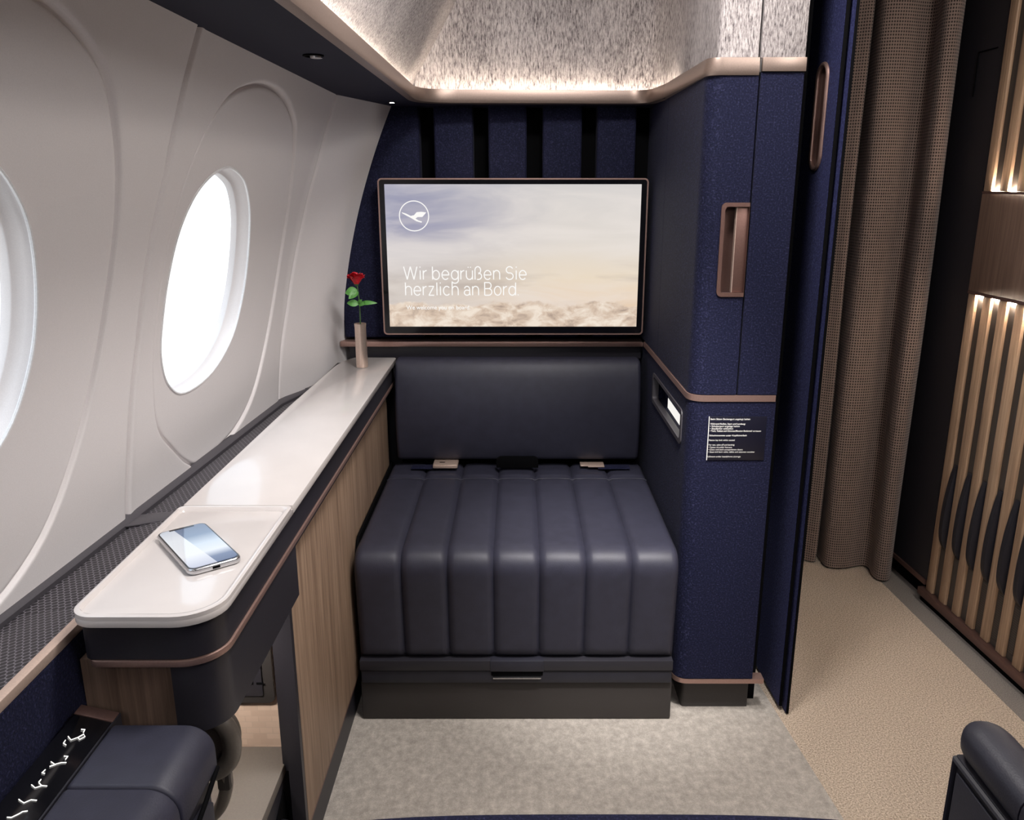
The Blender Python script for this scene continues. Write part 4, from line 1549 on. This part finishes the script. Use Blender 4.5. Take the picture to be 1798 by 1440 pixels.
part('roll_pad', roll_mesh(yst, True), 'leather_dark', ar, angle=60)
part('rear_roll_pad', roll_mesh(ysr, False), 'leather_dark', ar, angle=60)
part('shell', B().box(0.441, 0.486, 0.10, 0.707, 0.001, 0.597, 0.003), 'seatshell', ar)
part('side_panel', B().box(0.4375, 0.4405, 0.10, 0.695, 0.05, 0.584, 0.001), 'leather_dark', ar)
pr = B()
pr.tube([(0.4405, 0.7025, 0.05), (0.4405, 0.7025, 0.593), (0.4405, 0.10, 0.593)], 0.004, 8)
part('edge_bead', pr, 'seatshell', ar)

# ------------------------------------------------------------------ wardrobe cabinet column on the right
wc = thing('wardrobe', 'tall navy fabric wardrobe column with rounded corner and copper trims', 'cabinet', (0.43, 1.8, 0))


def foot(x_in0=0.3425, x_in1=0.3465, yf=1.600, xr=0.5205, yb=2.258, r=0.036):
    p = fillet([(x_in0, yb), (x_in1, yf), (xr, yf)], [0, r, 0], 12)
    return [tuple(q) for q in p]


def side_line(y):
    return 0.3425 + (2.258 - y) / (2.258 - 1.600) * 0.004


# lower body in three layers so that the display niche is a real recess
low = foot() + [(0.5205, 2.258)]
lb = B()
lb.prism(low, 0.0925, 0.6245)
lb.prism(low, 0.6875, 0.7275)
f_ = [(side_line(2.258), 2.258), (side_line(2.018), 2.018), (0.374, 2.018), (0.374, 1.668)]
corner = [q for q in foot() if q[1] < 1.668]
lb.prism(f_ + [(side_line(1.668), 1.668)] + corner + [(0.5205, 2.258)], 0.6245, 0.6875)
body = part('lower_body', lb, 'navy', wc, angle=30)
# upper body: back piece, door wrapping the corner, fixed strip
part('side_piece', B().prism([(side_line(2.258), 2.258), (side_line(1.9905), 1.9905), (0.52, 1.9905), (0.52, 2.258)], 0.7425, 1.3465), 'navy', wc)
cor = [q for q in foot() if q[1] < 1.98]
L_in = [(side_line(1.9885), 1.9885)] + cor[:-1] + [(0.392, 1.600), (0.392, 1.635), (0.40, 1.9885)]
db = B()
db.prism(L_in, 0.7425, 1.3465)
for za, zb in ((0.7425, 0.9445), (1.1125, 1.3465)):
    db.box(0.392, 0.4385, 1.600, 1.635, za, zb)
door = part('door', db, 'navy', wc, angle=30)
hr = B()
hr.box(0.392, 0.4385, 1.630, 1.634, 0.9445, 1.1125)
hf = part('handle', hr, 'copper_dark', door, label='copper recessed grip')
# u-shaped frame open towards the seam
fo = rrect(0.3855, 0.4385, 0.9395, 1.1170, (0.0, 0.010, 0.010, 0.0), 6)
fi = rrect(0.3925, 0.4386, 0.9470, 1.1095, (0.0, 0.006, 0.006, 0.0), 6)
part('grip_frame', frame_ring(fo, fi, 1.5965, 1.606), 'copper_dark', hf)
part('grip_plate', B().box(0.4165, 0.4385, 1.603, 1.612, 0.9475, 1.109, 0.001), 'copper_dark', hf)
part('grip_edge', B().box(0.4150, 0.4165, 1.6022, 1.613, 0.9475, 1.109), 'champagne', hf)
part('fixed_strip', B().box(0.4420, 0.5205, 1.600, 1.66, 0.7425, 1.3465), 'navy', wc)
part('inner_dark', B().box(0.405, 0.5195, 1.66, 1.985, 0.743, 1.346), 'black', wc)
tp = [tuple(q) for q in fillet([(0.3425, 2.185), (0.3465, 1.600), (0.5185, 1.600)], [0, 0.036, 0], 12)]
part('copper_trim', B().sweep(tp, [(0.004, 0.7285), (-0.0025, 0.7285), (-0.0025, 0.7410), (0.004, 0.7410)]), 'copper', wc)
tb = [tuple(q) for q in fillet([(0.346, 1.80), (0.352, 1.606), (0.5465, 1.606)], [0, 0.03, 0], 10)]
part('bottom_trim', B().sweep(tb, [(0.02, 0.0795), (-0.006, 0.0795), (-0.006, 0.0905), (0.02, 0.0905)]), 'copper', wc)
part('kick_base', B().prism([tuple(q) for q in fillet([(0.372, 1.95), (0.372, 1.630), (0.5225, 1.630)], [0, 0.01, 0], 4)] + [(0.5225, 1.95)], 0.0, 0.0785), 'graphite', wc)
# display niche frame
nf = B()


def niche_ring(outer, inner_, xf0, xf1):
    n_ = len(outer)
    vs_ = [(side_line(y) + xf0, y, z) for y, z in outer] + [(side_line(y) + xf0, y, z) for y, z in inner_] + [(side_line(y) + xf1, y, z) for y, z in outer] + [(side_line(y) + xf1, y, z) for y, z in inner_]
    fs_ = []
    for i in range(n_):
        j = (i + 1) % n_
        fs_ += [(i, j, n_ + j, n_ + i), (2 * n_ + i, 2 * n_ + j, 3 * n_ + j, 3 * n_ + i), (i, j, 2 * n_ + j, 2 * n_ + i), (n_ + i, n_ + j, 3 * n_ + j, 3 * n_ + i)]
    return B().add(vs_, fs_)


part('niche_frame', niche_ring(rrect(1.658, 2.028, 0.6165, 0.6935, 0.014), rrect(1.672, 2.014, 0.6265, 0.6855, 0.010), -0.0025, 0.012), 'grey_rail', body)
cd = thing('leaflet', 'navy leaflet with a self-glowing white foot standing in the small niche of the wardrobe', 'leaflet', (0.368, 1.84, 0.6247))
part('leaflet_top', B().box(0.3660, 0.3672, 1.735, 1.935, 0.6495, 0.6860), 'card_blue', cd)
part('leaflet_foot', B().box(0.3660, 0.3672, 1.735, 1.935, 0.6248, 0.6494), 'card_glow', cd)
part('leaflet_print', B().box(0.3652, 0.3659, 1.745, 1.790, 0.6735, 0.6775), 'print', cd)
part('leaflet_print', B().box(0.3652, 0.3659, 1.862, 1.900, 0.6750, 0.6765), 'print', cd)

pl = thing('safety_placard', 'small navy safety placard with white lettering on the wardrobe front', 'sign', (0.446, 1.599, 0.651))
part('plate', B().box(0.3875, 0.5045, 1.5975, 1.5998, 0.6045, 0.6975, 0.0005), 'placard', pl)
part('side_line', B().box(0.3868, 0.3882, 1.5970, 1.5985, 0.6047, 0.6975), 'print', pl)
lines = [('Beim Sitzen Beckengurt angelegt halten', 0.6905, 0.080, 1), ('W\u00e4hrend Rollen, Start und Landung:', 0.6805, 0.071, 1),
         ('\u2022 Schultergurt angelegt halten', 0.6755, 0.060, 1), ('\u2022 Stauf\u00e4cher schlie\u00dfen', 0.6705, 0.047, 1),
         ('\u2022 Tisch, Tablett und Ottoman/Monitor-Bedienteil verstauen', 0.6655, 0.104, 1), ('Schwimmweste unter Kopfh\u00f6rerfach', 0.6560, 0.076, 1),
         ('Fasten lap belt while seated', 0.6460, 0.052, 0), ('For taxi, take-off and landing:', 0.6360, 0.053, 0), ('\u2022 Fasten shoulder harness', 0.6308, 0.048, 0),
         ('\u2022 Close and latch compartment doors', 0.6258, 0.070, 0), ('\u2022 Stow and latch table, tablet and ottoman monitor', 0.6208, 0.095, 0),
         ('Lifevest under headphone storage', 0.6108, 0.067, 0)]
tbm = B()
for s, z, w_, bold in lines:
    xs_ = 0.3905 - (0.695 - z) * 0.012
    tbm.add(*text_geo(s, lambda a, b_, x=xs_, zz=z: (x + a, 1.5972, zz + b_), width=w_, height=0.0050, offset=0.012 if bold else 0.0))
part('lettering', tbm, 'print', pl, smooth=False)

# ------------------------------------------------------------------ sliding door panel
dr = thing('door_1', None, None, (0.6, 1.62, 0), kind='structure')


def door_x(y, base):
    return base + (1.62 - y) * 0.03


hx = 0.5895


def slab(y0_, y1_, xa, xb, z0_, z1_, bev=0.001):
    return B().prism([(door_x(y0_, xa), y0_), (door_x(y0_, xb), y0_), (door_x(y1_, xb), y1_), (door_x(y1_, xa), y1_)], z0_, z1_, bevel=bev)


# main leaf with a real slot for the grip
ZA, ZB = 1.180, 1.372
ms = B()
for (ya, yb, za, zb) in ((1.6155, 2.20, 0.013, ZA), (1.6155, 2.20, ZB, 2.03), (1.6155, 1.6655, ZA, ZB), (1.7155, 2.20, ZA, ZB)):
    ms.prism([(door_x(ya, hx), ya), (door_x(ya, hx + 0.0075), ya), (door_x(yb, hx + 0.0075), yb), (door_x(yb, hx), yb)], za, zb)
leafd = part('main_leaf', ms, 'navy_lightened', dr, smooth=False)
part('leaf_seal', slab(1.6125, 1.6154, hx + 0.0005, hx + 0.0078, 0.013, 2.03), 'black', dr)
part('front_leaf', slab(1.6015, 2.20, hx + 0.0125, hx + 0.0185, 0.003, 2.03), 'navy_lightened', dr)
part('front_seal', slab(1.5985, 1.6014, hx + 0.0130, hx + 0.0185, 0.003, 2.03), 'black', dr)
gp = []
for (y, z) in rrect(1.6655, 1.7155, ZA, ZB, 0.0249, 8):
    gp.append((door_x(y, hx) - 0.001, y, z))
hnd = part('door_handle', B().tube(gp, 0.0045, 10, closed=True), 'copper', leafd, label='long oval copper grip')
cupv = []
nr = len(gp)
gi = rrect(1.6655, 1.7155, ZA, ZB, 0.0249, 8)
rings = [[(door_x(y, hx), y, z) for y, z in gi], [(door_x(y, hx) + 0.0065, 1.6905 + (y - 1.6905) * 0.75, 1.276 + (z - 1.276) * 0.95) for y, z in gi]]
cf = [(k, (k + 1) % nr, nr + (k + 1) % nr, nr + k) for k in range(nr)] + [tuple(nr + k for k in range(nr))]
part('grip_cup', B().add(rings[0] + rings[1], cf), 'copper_dark', hnd)
# square slot corners behind the oval rim
sv, sf = [], []
sq = []
for (y, z) in gi:
    # matching square outline
    yy = 1.6655 if y < 1.6905 - 0.0001 else 1.7155
    if abs(y - 1.6905) < 0.012:
        yy = y
    zz = z
    if z > ZB - 0.025:
        zz = ZB
    if z < ZA + 0.025:
        zz = ZA
    sq.append((yy, zz))
for (y, z), (y2, z2) in zip(gi, sq):
    sv += [(door_x(y, hx), y, z), (door_x(y2, hx), y2, z2)]
for k in range(nr):
    j = (k + 1) % nr
    sf.append((2 * k, 2 * k + 1, 2 * j + 1, 2 * j))
part('slot_surround', B().add(sv, sf), 'navy_lightened', leafd, smooth=False)
struct('trim_1', B().box(0.524, 0.5465, 1.66, 2.55, 0.0, 2.03), 'black')

# ------------------------------------------------------------------ curtains
def curtain(name, pts, label, z_bot, loc, group=None):
    path = spline([Vector(p) for p in pts], 8)
    vs_, fs_, uv = [], [], []
    Lc = 0.0
    zs_ = [z_bot + (2.03 - z_bot) * k / 24 for k in range(25)]
    for i, p in enumerate(path):
        if i:
            Lc += (path[i] - path[i - 1]).length
        for k, z in enumerate(zs_):
            wob = 0.003 * math.sin(z * 5 + Lc * 25)
            vs_.append((p.x + wob, p.y + wob * 0.6, z))
            uv.append((Lc, z))
    m_ = len(zs_)
    for i in range(len(path) - 1):
        for k in range(m_ - 1):
            fs_.append((i * m_ + k, i * m_ + k + 1, (i + 1) * m_ + k + 1, (i + 1) * m_ + k))
    n_ = len(vs_)
    # back face a few millimetres behind gives the cloth its thickness
    vs_ += [(x, y + 0.004, z) for x, y, z in vs_]
    uv += uv
    fs_ += [tuple(n_ + i for i in f) for f in fs_]
    b_ = B().add(vs_, fs_)
    o = solo(name, b_, 'curtain', label, 'curtain', loc, uv=uv, angle=180)
    return o


curtain('curtain', [(0.960, 2.44), (0.954, 2.385), (0.953, 2.340), (0.966, 2.324), (0.99, 2.320), (1.02, 2.323), (1.05, 2.334), (1.076, 2.338), (1.084, 2.315), (1.073, 2.268), (1.076, 2.243), (1.092, 2.234),
                    (1.110, 2.240), (1.128, 2.262), (1.137, 2.30), (1.141, 2.36)], 'wide brown woven curtain with deep folds next to the dark panel', 0.006, (1.04, 2.3, 0.0))
curtain('curtain', [(0.72, 2.41), (0.78, 2.385), (0.84, 2.395), (0.90, 2.384), (0.928, 2.366), (0.941, 2.374), (0.944, 2.43)],
        'narrow strip of brown woven curtain right behind the sliding door', 0.006, (0.84, 2.38, 0.0))


# ------------------------------------------------------------------ dark panel and slatted partition on the far side of the aisle
def px_(y):
    return 1.158 + 0.058 * (2.11 - y)


def wall_strip(y0_, y1_, d0, d1, z0_, z1_, bevel=0.0):
    return B().prism([(px_(y0_) + d0, y0_), (px_(y0_) + d1, y0_), (px_(y1_) + d1, y1_), (px_(y1_) + d0, y1_)], z0_, z1_, bevel=bevel)


wr = thing('wall_right', None, None, (1.2, 2.3, 0), kind='structure')
part('dark_panel', wall_strip(2.122, 2.60, 0.004, 0.05, 0.066, 2.03), 'seatshell', wr)
part('copper_strip', wall_strip(2.122, 2.60, -0.001, 0.04, 0.052, 0.065), 'copper_dark', wr)
part('kick_recess', wall_strip(2.122, 2.60, 0.022, 0.05, 0.0, 0.052), 'black', wr)
fl = B()
fl.tube([(px_(2.221) + 0.003, 2.221, 1.469), (px_(2.143) + 0.003, 2.143, 1.469)], 0.0016, 6)
fl.tube([(px_(2.219) + 0.003, 2.220, 1.469), (px_(2.219) + 0.003, 2.219, 1.365)], 0.0016, 6)
part('flap_outline', fl, 'black', wr)

sp = thing('slatted_partition', 'oak slatted partition with lit gaps on the far side of the aisle', 'partition', (1.18, 1.6, 0))
part('backing', wall_strip(-0.9, 2.1185, 0.0085, 0.05, 0.03, 2.03), 'slat_back', sp)
part('base_rail', wall_strip(-0.9, 2.133, -0.012, 0.0084, 0.0215, 0.0425, 0.0015), 'copper_dark', sp)
part('kick_board', wall_strip(-0.9, 2.133, 0.0, 0.05, 0.0, 0.021), 'black', sp)
part('middle_board', wall_strip(-0.9, 2.115, -0.001, 0.0084, 0.888, 1.128, 0.001), 'band_wood', sp, label='plain oak middle board')
part('board_edge', wall_strip(-0.9, 2.115, -0.0015, 0.0083, 0.8805, 0.8875), 'copper_dark', sp)
part('board_edge', wall_strip(-0.9, 2.115, -0.0015, 0.0083, 1.1285, 1.1335), 'copper_dark', sp)
PITCHY = 0.0635
for k in range(11):
    ya = 2.113 - PITCHY * k
    part('slat', wall_strip(ya - 0.030, ya, 0.0, 0.0084, 0.043, 0.8803, 0.0008), 'slat', sp)
    if k < 10:
        g0, g1 = ya - PITCHY + 0.001, ya - 0.031
        part('gap_lamp', wall_strip(g0 + 0.004, g1 - 0.004, 0.001, 0.006, 0.8765, 0.8803), 'slat_led', sp, label='small warm lamp at gap top')
        yc = (g0 + g1) / 2
        fin = [(0.0084, 0.43), (0.004, 0.428), (-0.002, 0.40), (-0.009, 0.35), (-0.0125, 0.29), (-0.011, 0.23), (-0.002, 0.20), (0.0084, 0.186)]
        fin = [tuple(q) for q in spline([Vector(q) for q in fin], 4)]
        part('fin', B().prism([(px_(yc) + d_, z_) for d_, z_ in fin], yc - 0.009, yc + 0.009, axis='Y', bevel=0.001), 'seatshell', sp)
        if k >= 3:
            part('perforated_insert', wall_strip(g0 + 0.008, g1 - 0.004, 0.006, 0.0083, 0.06, 0.18), 'perforated', sp)
for k in range(6):
    ya = 2.113 - PITCHY * k
    part('upper_slat', wall_strip(ya - 0.030, ya, 0.0, 0.0084, 1.134, 2.03, 0.0008), 'slat', sp)
    if k < 5:
        g0, g1 = ya - PITCHY + 0.001, ya - 0.031
        part('gap_lamp', wall_strip(g0 + 0.004, g1 - 0.004, 0.001, 0.006, 1.1340, 1.1375), 'slat_led', sp, label='small warm lamp at gap foot')
